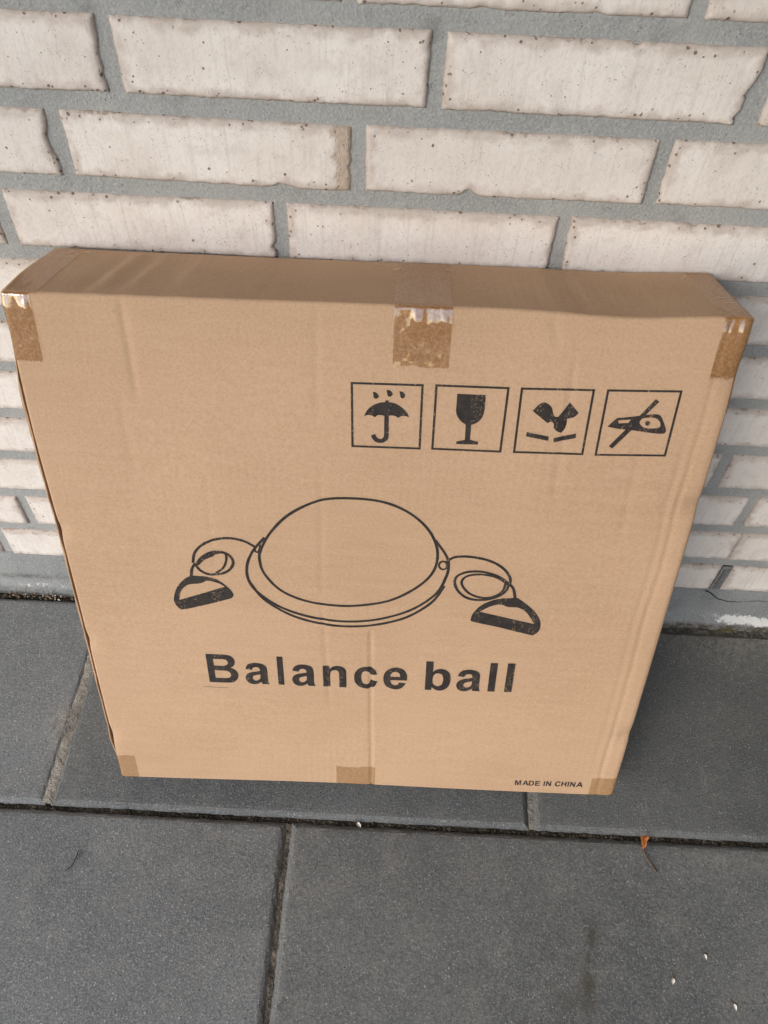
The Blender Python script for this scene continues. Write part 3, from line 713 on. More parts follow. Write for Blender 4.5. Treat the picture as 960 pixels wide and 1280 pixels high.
def shape(P):
    P = np.asarray(P, float)
    lo = RLO; hi = np.array([BW, BD, BHT]) - RHI
    q = np.clip(P, lo, hi)
    d = P - q
    r = np.where(d < 0, RLO, RHI)
    dn = d / r
    n = np.maximum(np.linalg.norm(dn, axis=-1, keepdims=True), 1e-9)
    S = q + np.where(n > 1e-6, r * dn / np.maximum(n, 1.0), 0)
    u = (S[..., 0] / BW)[..., None]; w = (S[..., 1] / BD)[..., None]; v = (S[..., 2] / BHT)[..., None]
    off = 0
    for (a, b, c), o in CORN.items():
        off = off + (u if a else 1 - u) * (w if b else 1 - w) * (v if c else 1 - v) * np.array(o)
    T = S + off
    u, w, v = u[..., 0], w[..., 0], v[..., 0]
    # hems: bottom edge bows up a little, the top edge sags towards the right
    T[..., 2] += 0.0035 * np.exp(-((u - 0.42) / 0.25) ** 2) * (1 - v) ** 3 * (1 - w)
    T[..., 2] -= 0.0042 * np.exp(-((u - 0.84) / 0.10) ** 2) * v ** 8 * (1 - 0.6 * w)
    T[..., 2] -= 0.0012 * np.sin(math.pi * u) * v ** 6 * w
    # left edge bellies out under the top corner
    T[..., 0] -= 0.003 * np.exp(-((v - 0.80) / 0.16) ** 2) * (1 - u) ** 12
    T[..., 0] -= 0.004 * np.exp(-((v - 1.0) / 0.02) ** 2) * (1 - u) ** 30 * np.sin(math.pi * np.clip(w, 0, 1))
    # front bulge fades out through the depth
    T[..., 1] -= front_out(T[..., 0], T[..., 2]) * np.clip(1 - w * 2.2, 0, 1)
    # side and top panels: gentle pillowing, the top with cross folds
    T[..., 0] += 0.0015 * np.clip(u - 0.98, 0, 1) / 0.02 * np.sin(math.pi * w) * np.sin(math.pi * v)
    topm = np.clip((v - 0.985) / 0.015, 0, 1) * np.sin(math.pi * np.clip(w, 0, 1)) ** 0.7
    X = T[..., 0]; Yy = T[..., 1]
    fold = 0
    for (x0, sl, dep, wd) in ((0.0640, 0.10, 0.0013, 0.0035), (0.0900, 0.10, 0.0010, 0.0035), (0.128, 0.05, 0.0006, 0.005), (0.21, 0.02, 0.0004, 0.006), (0.44, -0.03, 0.0005, 0.005), (0.475, -0.05, 0.0005, 0.004), (0.53, -0.06, 0.0004, 0.006)):
        fold = fold + dep * np.tanh((X - x0 - sl * Yy) / wd) * np.exp(-((X - x0 - sl * Yy) / 0.014) ** 2)
    T[..., 2] += topm * (fold - 0.0016 * np.sin(math.pi * u) + 0.0005 * fbm(X * 30, Yy * 18, 81, 2))
    return T

def nominal(face, A, B):
    z = np.zeros_like(A)
    return {'front': (A, z, B), 'back': (A, z + BD, B), 'top': (A, B, z + BHT), 'bottom': (A, B, z), 'left': (z, A, B), 'right': (z + BW, A, B)}[face]
OUTS = {'front': (0, -1, 0), 'back': (0, 1, 0), 'top': (0, 0, 1), 'bottom': (0, 0, -1), 'left': (-1, 0, 0), 'right': (1, 0, 0)}

def samples(a0, a1, step, ends=True):
    n = max(2, int(round((a1 - a0) / step)) + 1)
    s = np.linspace(a0, a1, n)
    if ends:
        extra = np.array([0.0007, 0.0014, 0.0022, 0.003, 0.0038, 0.0046, 0.006, 0.008])
        s = np.unique(np.concatenate([s, a0 + extra, a1 - extra, [a1 - 0.0098]]))
    return s

def panel(name, face, a, b):
    A, B = np.meshgrid(a, b, indexing='ij')
    P = shape(np.stack(nominal(face, A, B), -1))
    V = P.reshape(-1, 3)
    F = grid_faces(len(a), len(b))
    n = np.cross(V[F[0][1]] - V[F[0][0]], V[F[0][3]] - V[F[0][0]])
    mid = F[len(F) // 2]
    n = np.cross(V[mid[1]] - V[mid[0]], V[mid[3]] - V[mid[0]])
    if n @ np.array(OUTS[face]) < 0:
        F = grid_faces(len(a), len(b), 0, True)
    return mesh_obj(name, V, F, M_CARD, box, True)

panel('front_panel', 'front', samples(0, BW, 0.0021), samples(0, BHT, 0.0042))
panel('top_panel', 'top', samples(0, BW, 0.003), samples(0, BD, 0.004))
panel('side_panel', 'left', samples(0, BD, 0.006), samples(0, BHT, 0.008))
panel('side_panel', 'right', samples(0, BD, 0.006), samples(0, BHT, 0.008))
panel('bottom_panel', 'bottom', samples(0, BW, 0.01), samples(0, BD, 0.01))
panel('back_panel', 'back', samples(0, BW, 0.01), samples(0, BHT, 0.01))

# board edge of the glued joint that shows down the left side
def edge_strip(name, z0, z1, x_in, thick, y0, y1, seed):
    """a sheet of liner standing off the side panel: thin in x, its narrow edge faces the front"""
    zz = np.arange(z0, z1, 0.003); n = len(zz)
    base = shape(np.stack([np.zeros(n), np.full(n, 0.010), zz], -1))[:, 0]
    wob = 0.0007 * fbm(zz * 12, zz * 0, seed, 3) + 0.0005 * fbm(zz * 60, zz * 0, seed + 1, 2)
    taper = np.clip(np.minimum(zz - z0, z1 - zz) / 0.035, 0, 1)
    xi = base - (x_in + wob) * taper + 0.0006 * (1 - taper); xo = xi - thick
    ya = y0 + 0.0012 * fbm(zz * 30, zz * 0 + 4, seed + 2, 3)
    V = []
    for k in range(n):
        V += [(xi[k], ya[k], zz[k]), (xo[k], ya[k], zz[k]), (base[k] - thick, y1, zz[k]), (base[k], y1, zz[k])]
    F = []
    for k in range(n - 1):
        for j in range(4):
            p = k * 4 + j; q = k * 4 + (j + 1) % 4
            F.append((p, q, q + 4, p + 4))
    F += [(3, 2, 1, 0), (4 * n - 4, 4 * n - 3, 4 * n - 2, 4 * n - 1)]
    return mesh_obj(name, V, F, M_CARD, box)
edge_strip('glued_flap', 0.025, 0.555, 0.0022, 0.0009, 0.0030, 0.045, 41)
edge_strip('glued_flap', 0.10, 0.545, 0.0050, 0.0009, 0.0075, 0.070, 44)

# ---- packing tape -----------------------------------------------------------
def patch(face, a, b, lift, seed, saw=None):
    """samples of a panel pushed out by lift (+ wrinkles); saw = ('b0', depth): toothed end"""
    A, B = np.meshgrid(a, b, indexing='ij')
    A = A.copy(); B = B.copy()
    if saw:
        end, dep = saw
        teeth = dep * (np.arange(len(a)) % 2) * (0.7 + 0.6 * _hash(np.arange(len(a)), np.arange(len(a)) * 0, seed))
        teeth = teeth + 0.0012 * vnoise(np.arange(len(a)) / 7.0, np.zeros(len(a)), seed)
        if end == 'b0': B[:, 0] += teeth
        if end == 'b1': B[:, -1] -= teeth
    e = 1e-4
    P = shape(np.stack(nominal(face, A, B), -1))
    Pa = shape(np.stack(nominal(face, A + e, B), -1)) - shape(np.stack(nominal(face, A - e, B), -1))
    Pb = shape(np.stack(nominal(face, A, B + e), -1)) - shape(np.stack(nominal(face, A, B - e), -1))
    N = np.cross(Pa, Pb); N /= np.maximum(np.linalg.norm(N, axis=-1, keepdims=True), 1e-12)
    if N.reshape(-1, 3)[len(N.reshape(-1, 3)) // 2] @ np.array(OUTS[face]) < 0: N = -N
    near = (BHT - B) if face == 'front' else (B if face == 'top' else np.full_like(B, 1.0))
    puff = 0.0017 * np.exp(-((near - 0.013) / 0.0085) ** 2) * (0.8 + 0.9 * vnoise(A * 210 + seed, B * 25, seed + 9)) if face == 'front' else 0.0
    wr = lift + puff + 0.00022 * (1 + fbm(A * 160 + seed, B * 70, seed, 3)) + 0.0004 * np.clip(fbm(A * 55 + seed, B * 130, seed + 2, 2) - 0.25, 0, 1)
    V = (P + N * wr[..., None]).reshape(-1, 3)
    F = grid_faces(len(a), len(b))
    m = F[len(F) // 2]
    n = np.cross(V[m[1]] - V[m[0]], V[m[3]] - V[m[0]])
    if n @ np.array(OUTS[face]) < 0: F = grid_faces(len(a), len(b), 0, True)
    return V, F

def near_edge(a0, a1, step, lo=False, hi=False):
    s = [np.linspace(a0, a1, max(2, int(round((a1 - a0) / step)) + 1))]
    ex = np.array([0.0007, 0.0014, 0.0022, 0.003, 0.0038, 0.0046, 0.006, 0.008])
    if lo: s.append(a0 + ex[ex < (a1 - a0)])
    if hi: s.append(a1 - ex[ex < (a1 - a0)])
    return np.unique(np.concatenate(s))

def tape(label, patches, mat=None):
    V = np.zeros((0, 3)); F = []
    for v, f in patches:
        F += [tuple(i + len(V) for i in q) for q in f]; V = np.concatenate([V, v])
    o = mesh_obj('packing_tape', V, F, mat or M_TAPE, box, True)
    bm = bmesh.new(); bm.from_mesh(o.data)
    bmesh.ops.remove_doubles(bm, verts=bm.verts, dist=0.00025)
    bm.to_mesh(o.data); bm.free()
    o['label'] = label
    return o
LF = 0.00030
xa = np.arange(0.3160, 0.3640, 0.0012)
tape('strip of brown tape over the middle of the top edge', [patch('front', xa, near_edge(0.5530, BHT, 0.003, hi=True), LF, 1, ('b0', 0.0016)),
     patch('top', xa, near_edge(0, BD, 0.003, lo=True, hi=True), LF, 2)])
xa = near_edge(0, 0.0235, 0.0012, lo=True)
tape('crumpled tape wrapped round the upper left corner', [patch('front', xa, near_edge(0.5450, BHT, 0.003, hi=True), LF, 3, ('b0', 0.0016)),
     patch('top', near_edge(0, 0.0290, 0.0015, lo=True), near_edge(0, BD, 0.003, lo=True, hi=True), LF, 4),
     patch('left', near_edge(0, BD, 0.004, lo=True, hi=True), near_edge(0.52, BHT, 0.004, hi=True), LF, 5)])
xa = near_edge(0.5790, BW, 0.0012, hi=True)
tape('crumpled tape wrapped round the upper right corner', [patch('front', xa, near_edge(0.5500, BHT, 0.003, hi=True), LF, 6, ('b0', 0.0024)),
     patch('top', near_edge(0.5770, BW, 0.0015, hi=True), near_edge(0, BD, 0.003, lo=True, hi=True), LF, 7),
     patch('right', near_edge(0, BD, 0.004, lo=True, hi=True), near_edge(0.52, BHT, 0.004, hi=True), LF, 8)])
xa = near_edge(0, 0.0225, 0.0015, lo=True)
tape('small piece of tape on the lower left corner', [patch('front', xa, near_edge(0, 0.0430, 0.003, lo=True), LF, 9, ('b1', 0.0006)),
     patch('bottom', xa, near_edge(0, 0.05, 0.004, lo=True), LF, 10), patch('left', near_edge(0, 0.05, 0.004, lo=True), near_edge(0, 0.05, 0.004, lo=True), LF, 10)], M_TAPE2)
xa = np.arange(0.2650, 0.3120, 0.0012)
tape('small piece of tape at the middle of the lower edge', [patch('front', xa, near_edge(0, 0.0360, 0.003, lo=True), LF, 12, ('b1', 0.0004)),
     patch('bottom', xa, near_edge(0, 0.05, 0.004, lo=True), LF, 13)], M_TAPE2)
xa = near_edge(0.5720, BW, 0.0012, hi=True)
tape('small piece of tape on the lower right corner', [patch('front', xa, near_edge(0, 0.0350, 0.003, lo=True), LF, 14, ('b1', 0.0008)),
     patch('bottom', xa, near_edge(0, 0.05, 0.004, lo=True), LF, 15), patch('right', near_edge(0, 0.05, 0.004, lo=True), near_edge(0, 0.045, 0.004, lo=True), LF, 16)], M_TAPE2)

# torn liner and scuffs along the back of the top panel
rs = np.random.default_rng(9)
for (sx, sy, ln, an, wd) in ((0.020, 0.100, 0.010, 0.9, 0.0016), (0.034, 0.104, 0.009, -0.5, 0.0013), (0.083, 0.103, 0.008, 0.4, 0.0022), (0.104, 0.106, 0.006, 0.5, 0.0018), (0.316, 0.096, 0.010, 0.35, 0.0016), (0.362, 0.098, 0.008, -0.5, 0.0018), (0.589, 0.045, 0.012, -0.25, 0.0012), (0.592, 0.032, 0.011, -0.1, 0.0012), (0.572, 0.100, 0.008, 0.7, 0.0012)):
    t_ = np.linspace(-0.5, 0.5, 7)
    ax = sx + t_ * ln * math.cos(an); ay = sy + t_ * ln * math.sin(an) + 0.001 * np.sin(t_ * 5)
    w_ = wd * (1 - (2 * t_) ** 2) * 0.5 + 0.00015
    up = np.stack(nominal('top', np.concatenate([ax, ax]), np.concatenate([ay - w_, ay + w_])), -1)
    Pq = shape(up); Pq[:, 2] += 0.0009 + 0.0004 * rs.random(14)
    mesh_obj('torn_liner', Pq, [(i, i + 1, 8 + i, 7 + i) for i in range(6)], M_SCUFF, box)

# ---- printing ---------------------------------------------------------------
def spline(pts, closed, k=7):
    """Catmull-Rom through pts; points with a third member are sharp corners"""
    n = len(pts); out = []
    corner = [len(p) > 2 for p in pts]
    P = [np.array(p[:2], float) for p in pts]
    rng_ = range(n) if closed else range(n - 1)
    for i in rng_:
        a, b = P[i], P[(i + 1) % n]
        p0 = P[i - 1] if (closed or i > 0) and not corner[i] else a
        p3 = P[(i + 2) % n] if (closed or i + 2 < n) and not corner[(i + 1) % n] else b
        if corner[i] and corner[(i + 1) % n]:
            out.append(a); continue
        ta = (b - p0) / 2; tb = (p3 - a) / 2
        if np.allclose(p0, a): ta = (b - a) * 0.9
        if np.allclose(p3, b): tb = (b - a) * 0.9
        for j in range(k):
            t = j / k
            h = (2 * t ** 3 - 3 * t ** 2 + 1, t ** 3 - 2 * t ** 2 + t, -2 * t ** 3 + 3 * t ** 2, t ** 3 - t ** 2)
            out.append(h[0] * a + h[1] * ta + h[2] * b + h[3] * tb)
    if not closed: out.append(P[-1])
    return np.array(out)

class Print:
    def __init__(self): self.V = []; self.F = []; self.layer = 0
    def add(self, pts2, faces):
        pts2 = np.asarray(pts2, float) / 1000.0
        lift = 0.00022 + 0.00004 * self.layer; self.layer += 1
        y = -(front_out(pts2[:, 0], pts2[:, 1])) - lift
        off = len(self.V)
        self.V += [(a, b, c) for a, b, c in zip(pts2[:, 0], y, pts2[:, 1])]
        self.F += [tuple(off + i for i in f) for f in faces]
    def fill(self, loops):
        tri = tessellate_polygon([[Vector((p[0], p[1], 0)) for p in l] for l in loops])
        pts = np.concatenate(loops)
        # cut along a fine grid so that the ink lies down into every dent
        bm = bmesh.new()
        vs = [bm.verts.new((p[0], p[1], 0)) for p in pts]
        for f in tri:
            try: bm.faces.new([vs[i] for i in f])
            except ValueError: pass
        for ax in (0, 1):
            lo, hi, st = pts[:, ax].min(), pts[:, ax].max(), (2.1, 6.0)[ax]
            for c in np.arange(math.floor(lo / st) * st, hi, st):
                if lo < c < hi:
                    co = [0, 0, 0]; no = [0, 0, 0]; co[ax] = c; no[ax] = 1
                    bmesh.ops.bisect_plane(bm, geom=bm.verts[:] + bm.edges[:] + bm.faces[:], plane_co=co, plane_no=no)
        bm.verts.index_update()
        self.add([(v.co.x, v.co.y) for v in bm.verts], [[v.index for v in f.verts] for f in bm.faces])
        bm.free()
    def stroke(self, pts, w, closed=False):
        p = np.asarray(pts, float)
        if np.allclose(p[0], p[-1]) and not closed and len(p) > 4: closed = True; p = p[:-1]
        if closed: t = np.roll(p, -1, 0) - np.roll(p, 1, 0)
        else: t = np.gradient(p, axis=0)
        t /= np.maximum(np.linalg.norm(t, axis=1, keepdims=True), 1e-9)
        nrm = np.stack([-t[:, 1], t[:, 0]], 1) * w / 2
        # hand-cut printing plate: width wanders a little
        nrm *= (1 + 0.10 * vnoise(np.arange(len(p)) / 3.0, np.zeros(len(p)), len(p)))[:, None]
        n = len(p); V = np.concatenate([p + nrm, p - nrm])
        F = [(i, (i + 1) % n, n + (i + 1) % n, n + i) for i in range(n if closed else n - 1)]
        self.add(V, F)
    def frame(self, q, w):
        q = np.array([p[:2] for p in q]); m = q.mean(0)
        def off(d):
            out = []
            for i in range(4):
                a, b, c = q[i - 1], q[i], q[(i + 1) % 4]
                e1 = (b - a) / np.linalg.norm(b - a); e2 = (c - b) / np.linalg.norm(c - b)
                n1 = np.array([-e1[1], e1[0]]); n2 = np.array([-e2[1], e2[0]])
                if n1 @ (m - b) < 0: n1 = -n1
                if n2 @ (m - b) < 0: n2 = -n2
                M = np.array([n1, n2]); out.append(b + np.linalg.solve(M, np.array([d, d])))
            return np.array(out)
        o, i_ = off(-w / 2), off(w / 2)
        V = np.concatenate([o, i_]); self.add(V, [(k, (k + 1) % 4, 4 + (k + 1) % 4, 4 + k) for k in range(4)])
    def build(self, name, label, mat=None):
        ob = mesh_obj(name, self.V, self.F, mat or M_INK, box)
        ob['label'] = label
        return ob

def draw(P, spec):
    for loops in spec['fill']:
        P.fill([spline(l, True) for l in loops])
    for pts, w in spec['stroke']:
        if len(pts) > 4 and pts[0] == pts[-1]:
            P.stroke(spline(pts[:-1], True), w * 1.2, True)
        else:
            P.stroke(spline(pts, False), w * 1.2)
    return P
for spec, fr, nm, lb in ((PRINT_UMB, 0, 'umbrella_symbol', 'printed umbrella under three drops in a square'), (PRINT_GLASS, 1, 'goblet_symbol', 'printed goblet in a square'),
                         (PRINT_BROKEN, 2, 'breakage_symbol', 'printed broken piece above two bars in a square'), (PRINT_HOOK, 3, 'hook_symbol', 'printed crossed-out hand hook in a square')):
    P = Print(); P.frame(PRINT_FRAMES[fr], 2.0); draw(P, spec).build(nm, lb)
S_ = PRINT_BALL['stroke']
draw(Print(), {'fill': [], 'stroke': S_[:3]}).build('dome_drawing', 'printed line drawing of a dome on a rim', M_LINE)
draw(Print(), {'fill': [], 'stroke': S_[-1:]}).build('printer_rule', 'hair-thin printed line under the first letter', M_LINE)
draw(Print(), {'fill': PRINT_BALL['fill'][:1], 'stroke': S_[3:9]}).build('handle_drawing', 'printed handle on a coiled cord, left of the dome')
draw(Print(), {'fill': PRINT_BALL['fill'][1:], 'stroke': S_[9:-1]}).build('handle_drawing', 'printed handle on a coiled cord, right of the dome')

# glyphs, cap height 1, third member = sharp corner
def E_(cx, cy, rx, ry, a0, a1, n=9):
    return [(cx + rx * math.cos(R_(a)), cy + ry * math.sin(R_(a))) for a in np.linspace(a0, a1, n)]
def C_(pts): return [(x, y, 1) for x, y in pts]
XH = 0.735
GLYPH = {
    'l': [[*C_([(0, 0), (.20, 0), (.20, 1), (0, 1)])]],
    'B': [[(0, 0, 1), (0, 1, 1), (.52, 1, 1), (.70, .975), (.82, .88), (.845, .75), (.80, .62), (.70, .545, 1), (.84, .47), (.905, .35), (.895, .22), (.82, .09), (.69, .015), (.54, 0, 1)],
          [(.205, .832, 1), (.48, .832, 1), (.585, .815), (.635, .73), (.60, .645), (.50, .605, 1), (.205, .602, 1)],
          [(.205, .432, 1), (.50, .432, 1), (.625, .405), (.685, .30), (.64, .20), (.53, .168, 1), (.205, .165, 1)]],
    'a': [[(.215, .49, 1), (.245, .565), (.325, .600), (.405, .580), (.435, .52), (.435, .475, 1), (.34, .445), (.18, .410), (.065, .340), (.015, .215), (.05, .08), (.135, .005), (.25, -.017), (.36, .012), (.450, .080, 1),
           (.462, .03), (.478, 0, 1), (.68, 0, 1), (.652, .075), (.640, .18), (.640, .50), (.615, .635), (.52, .715), (.35, .752), (.185, .725), (.085, .650), (.035, .520, 1)],
          [(.435, .345, 1), (.33, .318), (.245, .285), (.212, .215), (.235, .145), (.295, .120), (.37, .143), (.425, .205), (.436, .28)]],
    'n': [[(0, 0, 1), (0, XH, 1), (.185, XH, 1), (.185, .628, 1), (.275, .715), (.415, .752), (.555, .715), (.635, .62), (.650, .47), (.650, 0, 1), (.452, 0, 1), (.452, .40), (.440, .53), (.395, .585), (.32, .598), (.245, .565), (.207, .49), (.199, .37), (.199, 0, 1)]],
    'c': [[(.672, .495, 1), (.477, .460, 1), (.435, .560), (.345, .595), (.245, .552), (.205, .375), (.245, .185), (.350, .138), (.440, .178), (.485, .285, 1), (.680, .252, 1), (.600, .075), (.470, .000), (.345, -.017), (.155, .045), (.030, .200), (.005, .368), (.035, .545), (.155, .690), (.345, .752), (.495, .725), (.605, .640)]],
    'e': [[(.462, .232, 1), (.420, .155), (.345, .128), (.250, .170), (.203, .310, 1), (.690, .310, 1), (.680, .500), (.600, .660), (.480, .730), (.340, .752), (.165, .695), (.045, .560), (.005, .365), (.045, .165), (.150, .045), (.345, -.017), (.480, .005), (.580, .080), (.657, .205, 1)],
          [(.206, .430, 1), (.492, .430, 1), (.465, .540), (.405, .590), (.335, .603), (.260, .570), (.215, .500)]],
    'b': [[(0, 0, 1), (0, 1, 1), (.197, 1, 1), (.197, .640, 1), (.280, .720), (.410, .752), (.565, .705), (.665, .580), (.695, .375), (.665, .175), (.570, .040), (.425, -.017), (.300, .010), (.183, .105, 1), (.183, 0, 1)],
          [(.196, .378), (.225, .215), (.340, .138), (.455, .200), (.494, .365), (.455, .545), (.345, .598), (.240, .550)]],
    'M': [C_([(0, 0), (0, 1), (.302, 1), (.483, .318), (.662, 1), (.965, 1), (.965, 0), (.777, 0), (.777, .787), (.579, 0), (.385, 0), (.188, .787), (.188, 0)])],
    'A': [C_([(0, 0), (.39, 1), (.604, 1), (1.005, 0), (.785, 0), (.698, .227), (.298, .227), (.215, 0)]), C_([(.363, .396), (.635, .396), (.497, .767)])],
    'D': [[(0, 0, 1), (0, 1, 1), (.369, 1, 1), (.60, .965), (.76, .82), (.835, .62), (.838, .42), (.78, .20), (.64, .045), (.40, 0, 1)], [(.202, .831, 1), (.31, .831, 1), (.48, .808), (.59, .71), (.627, .50), (.59, .28), (.51, .195), (.36, .169, 1), (.202, .169, 1)]],
    'E': [C_([(0, 0), (0, 1), (.742, 1), (.742, .831), (.202, .831), (.202, .609), (.704, .609), (.704, .441), (.202, .441), (.202, .169), (.761, .169), (.761, 0)])],
    'I': [C_([(0, 0), (0, 1), (.202, 1), (.202, 0)])],
    'N': [C_([(0, 0), (0, 1), (.197, 1), (.606, .332), (.606, 1), (.794, 1), (.794, 0), (.591, 0), (.188, .652), (.188, 0)])],
    'H': [C_([(0, 0), (0, 1), (.202, 1), (.202, .606), (.598, .606), (.598, 1), (.80, 1), (.80, 0), (.598, 0), (.598, .437), (.202, .437), (.202, 0)])],
    'C': [[(.665, .368, 1), (.861, .306, 1), (.77, .12), (.63, .010), (.462, -.017), (.24, .035), (.06, .205), (.0, .49), (.06, .79), (.24, .965), (.477, 1.017), (.66, .978), (.79, .868), (.852, .721, 1), (.652, .673, 1), (.60, .79), (.467, .844), (.30, .785), (.215, .61), (.213, .40), (.30, .215), (.463, .156), (.60, .215)]],
}
def place(P, ch, x0, x1, base, up, adv=None):
    """base(x) -> baseline z in mm, up = cap height in mm; glyph stretched to x0..x1"""
    loops = [spline(l, True, 5) for l in GLYPH[ch]]
    mx = max(l[:, 0].max() for l in loops); mn = min(l[:, 0].min() for l in loops)
    out = []
    for l in loops:
        x = x0 + (l[:, 0] - mn) / (mx - mn) * (x1 - x0)
        out.append(np.stack([x - 0.028 * (l[:, 1] * up) * 0.9, base(x) + l[:, 1] * up], 1))
    P.fill(out)
tb = PRINT_TEXT['base']
slope = (tb[3] - tb[1]) / (tb[2] - tb[0])
P = Print()
for ch, x0, x1 in PRINT_TEXT['letters']:
    place(P, ch, x0 + 0.4, x1 + 0.4, lambda x: tb[1] + slope * (x - tb[0]), 43.0)
P.build('title_lettering', 'bold black words Balance ball')
P = Print()
word = 'MADE IN CHINA'; adv = {'M': 1.165, 'A': 1.01, 'D': 1.01, 'E': .93, 'I': .39, 'N': .985, 'C': 1.01, 'H': .99, ' ': .40}
wid = {'M': .965, 'A': 1.005, 'D': .838, 'E': .761, 'I': .202, 'N': .794, 'C': .861, 'H': .80}
tot = sum(adv[c] for c in word) - (adv['A'] - wid['A']); m = PRINT_TEXT['mic']; sc = (m[2] - m[0]) / tot; x = m[0]
for ch in word:
    if ch != ' ':
        place(P, ch, x, x + wid[ch] * sc, lambda q: m[1] + (m[3] - m[1]) / (m[2] - m[0]) * (q - m[0]), 9.0)
    x += adv[ch] * sc
P.build('origin_lettering', 'small black words MADE IN CHINA', M_LINE)

# ================================================================ SMALL THINGS
# weep vent in a head joint of the lowest course
vx, vz = 0.7982, Z0 - 10 * HC - BH_ / 2
V, F = box_vf(-0.0066, 0.0066, 0.0006, 0.02, -BH_ / 2, BH_ / 2)
def add_box(V, F, b):
    v, f = box_vf(*b); o = len(V)
    return V + v, F + [tuple(i + o for i in q) for q in f]
vent = mesh_obj('weep_vent', V, F, mat_plain('dark_vent', (0.05, 0.05, 0.05)), wall)
vent.location = (vx, 0, vz)
vent['label'] = 'grey plastic weep vent with zigzag slots in a head joint'
V, F = [], []
for s in (-1, 1):
    V, F = add_box(V, F, (s * 0.0056 - 0.0012, s * 0.0056 + 0.0012, -0.0016, 0.004, -BH_ / 2, BH_ / 2))
for s in (-1, 1):
    V, F = add_box(V, F, (-0.0044, 0.0044, -0.00155, 0.004, s * (BH_ / 2 - 0.002) - 0.002, s * (BH_ / 2 - 0.002) + 0.002))
nb = 9
for i in range(nb):
    zc = -BH_ / 2 + 0.006 + i * (BH_ - 0.012) / (nb - 1)
    for s in (-1, 1):
        o = len(V); w = 0.00105
        q = [(0, zc - 0.0022 - w), (s * 0.0045, zc + 0.0016 - w), (s * 0.0045, zc + 0.0016 + w), (0, zc - 0.0022 + w)]
        V += [(a, -0.0010, b) for a, b in q] + [(a, 0.004, b) for a, b in q]
        F += [(o, o + 1, o + 2, o + 3), (o + 3, o + 2, o + 6, o + 7), (o + 1, o, o + 4, o + 5)]
mesh_obj('grille', V, F, M_VENT, vent)

def tube(pts, radii, seg=6):
    pts = np.asarray(pts, float); V = []; F = []
    for i, p in enumerate(pts):
        t = pts[min(i + 1, len(pts) - 1)] - pts[max(i - 1, 0)]; t /= np.linalg.norm(t)
        a = np.cross(t, (0, 0, 1.0)); a = a / max(np.linalg.norm(a), 1e-6); b = np.cross(a, t)
        for k in range(seg):
            g_ = 2 * math.pi * k / seg
            V.append(p + radii[i] * (a * math.cos(g_) + b * math.sin(g_)))
    for i in range(len(pts) - 1):
        for k in range(seg):
            j = (k + 1) % seg
            F.append((i * seg + k, i * seg + j, (i + 1) * seg + j, (i + 1) * seg + k))
    return V, F

# hairline crack in the plinth render, starting under the vent
cr = [(0.786, 0.0745), (0.792, 0.071), (0.799, 0.066), (0.808, 0.0575), (0.822, 0.0525), (0.838, 0.0515), (0.853, 0.0545), (0.868, 0.0575), (0.884, 0.0560), (0.900, 0.0500), (0.92, 0.047), (0.95, 0.05)]
cx = np.linspace(cr[0][0], cr[-1][0], 90); cz = np.interp(cx, [c[0] for c in cr], [c[1] for c in cr]) + 0.0013 * fbm(cx * 110, cx * 0, 9, 4)
cy = np.array([np.interp(-z, -pz, py) for z in cz]) - 0.0016
rad = 0.00030 + 0.00018 * vnoise(cx * 80, cx * 0, 4); rad[:18] += np.linspace(0.0008, 0, 18)
V, F = tube(np.stack([cx, cy + 0.0002, cz], 1), rad, 5)
mesh_obj('crack', V, F, M_DARK, plinth)

# crumbled mortar at the foot of the wall, right of the box
o = strip('mortar_crumbs', mat_sand('mortar_crumbs', (0.10, 0.09, 0.075), (0.20, 0.185, 0.16), 0.7), None, [(0.45, -0.0215), (1.45, -0.0215)], 0.013, -0.0025, 0.0030, 31, 0.002, 8)
tag(o, 'band of crumbled mortar and dirt along the foot of the wall', 'mortar', kind='stuff')
o = strip('gap_dirt', M_BED, None, [(-1.0, -0.0205), (0.45, -0.0205)], 0.013, -0.0085, 0.0020, 32, 0.002, 8)
tag(o, 'dark dirt in the gap between wall and slabs', 'dirt', kind='stuff')

# leaf litter in the gap, left of the box
rng = np.random.default_rng(12)
V, F = [], []
for i in range(620):
    x = rng.uniform(-0.45, -0.06) if i < 540 else rng.uniform(-0.06, 0.5)
    y = rng.uniform(-0.0245, -0.0160); z = rng.uniform(-0.0065, -0.001)
    L = rng.uniform(0.0018, 0.0070); W_ = L * rng.uniform(0.25, 0.6); a = rng.uniform(0, 6.28); el = rng.normal() * 0.4; cu = rng.uniform(-0.3, 0.5) * L
    d = np.array([math.cos(a), 0.55 * math.sin(a), el * 0.5]); s = np.array([-math.sin(a), 0.55 * math.cos(a), rng.normal() * 0.5]); c = np.array([x, y, z])
    b = len(V)
    V += [c - d * L / 2, c - s * W_ / 2 + (0, 0, cu), c + d * L / 2, c + s * W_ / 2 + (0, 0, cu), c + (0, 0, cu * 1.3)]
    F += [(b, b + 1, b + 4), (b + 1, b + 2, b + 4), (b + 2, b + 3, b + 4), (b + 3, b, b + 4)]
o = mesh_obj('leaf_litter', V, F, M_LITTER)
tag(o, 'fine brown leaf litter in the gap along the wall, left of the box', 'leaf litter', kind='stuff')

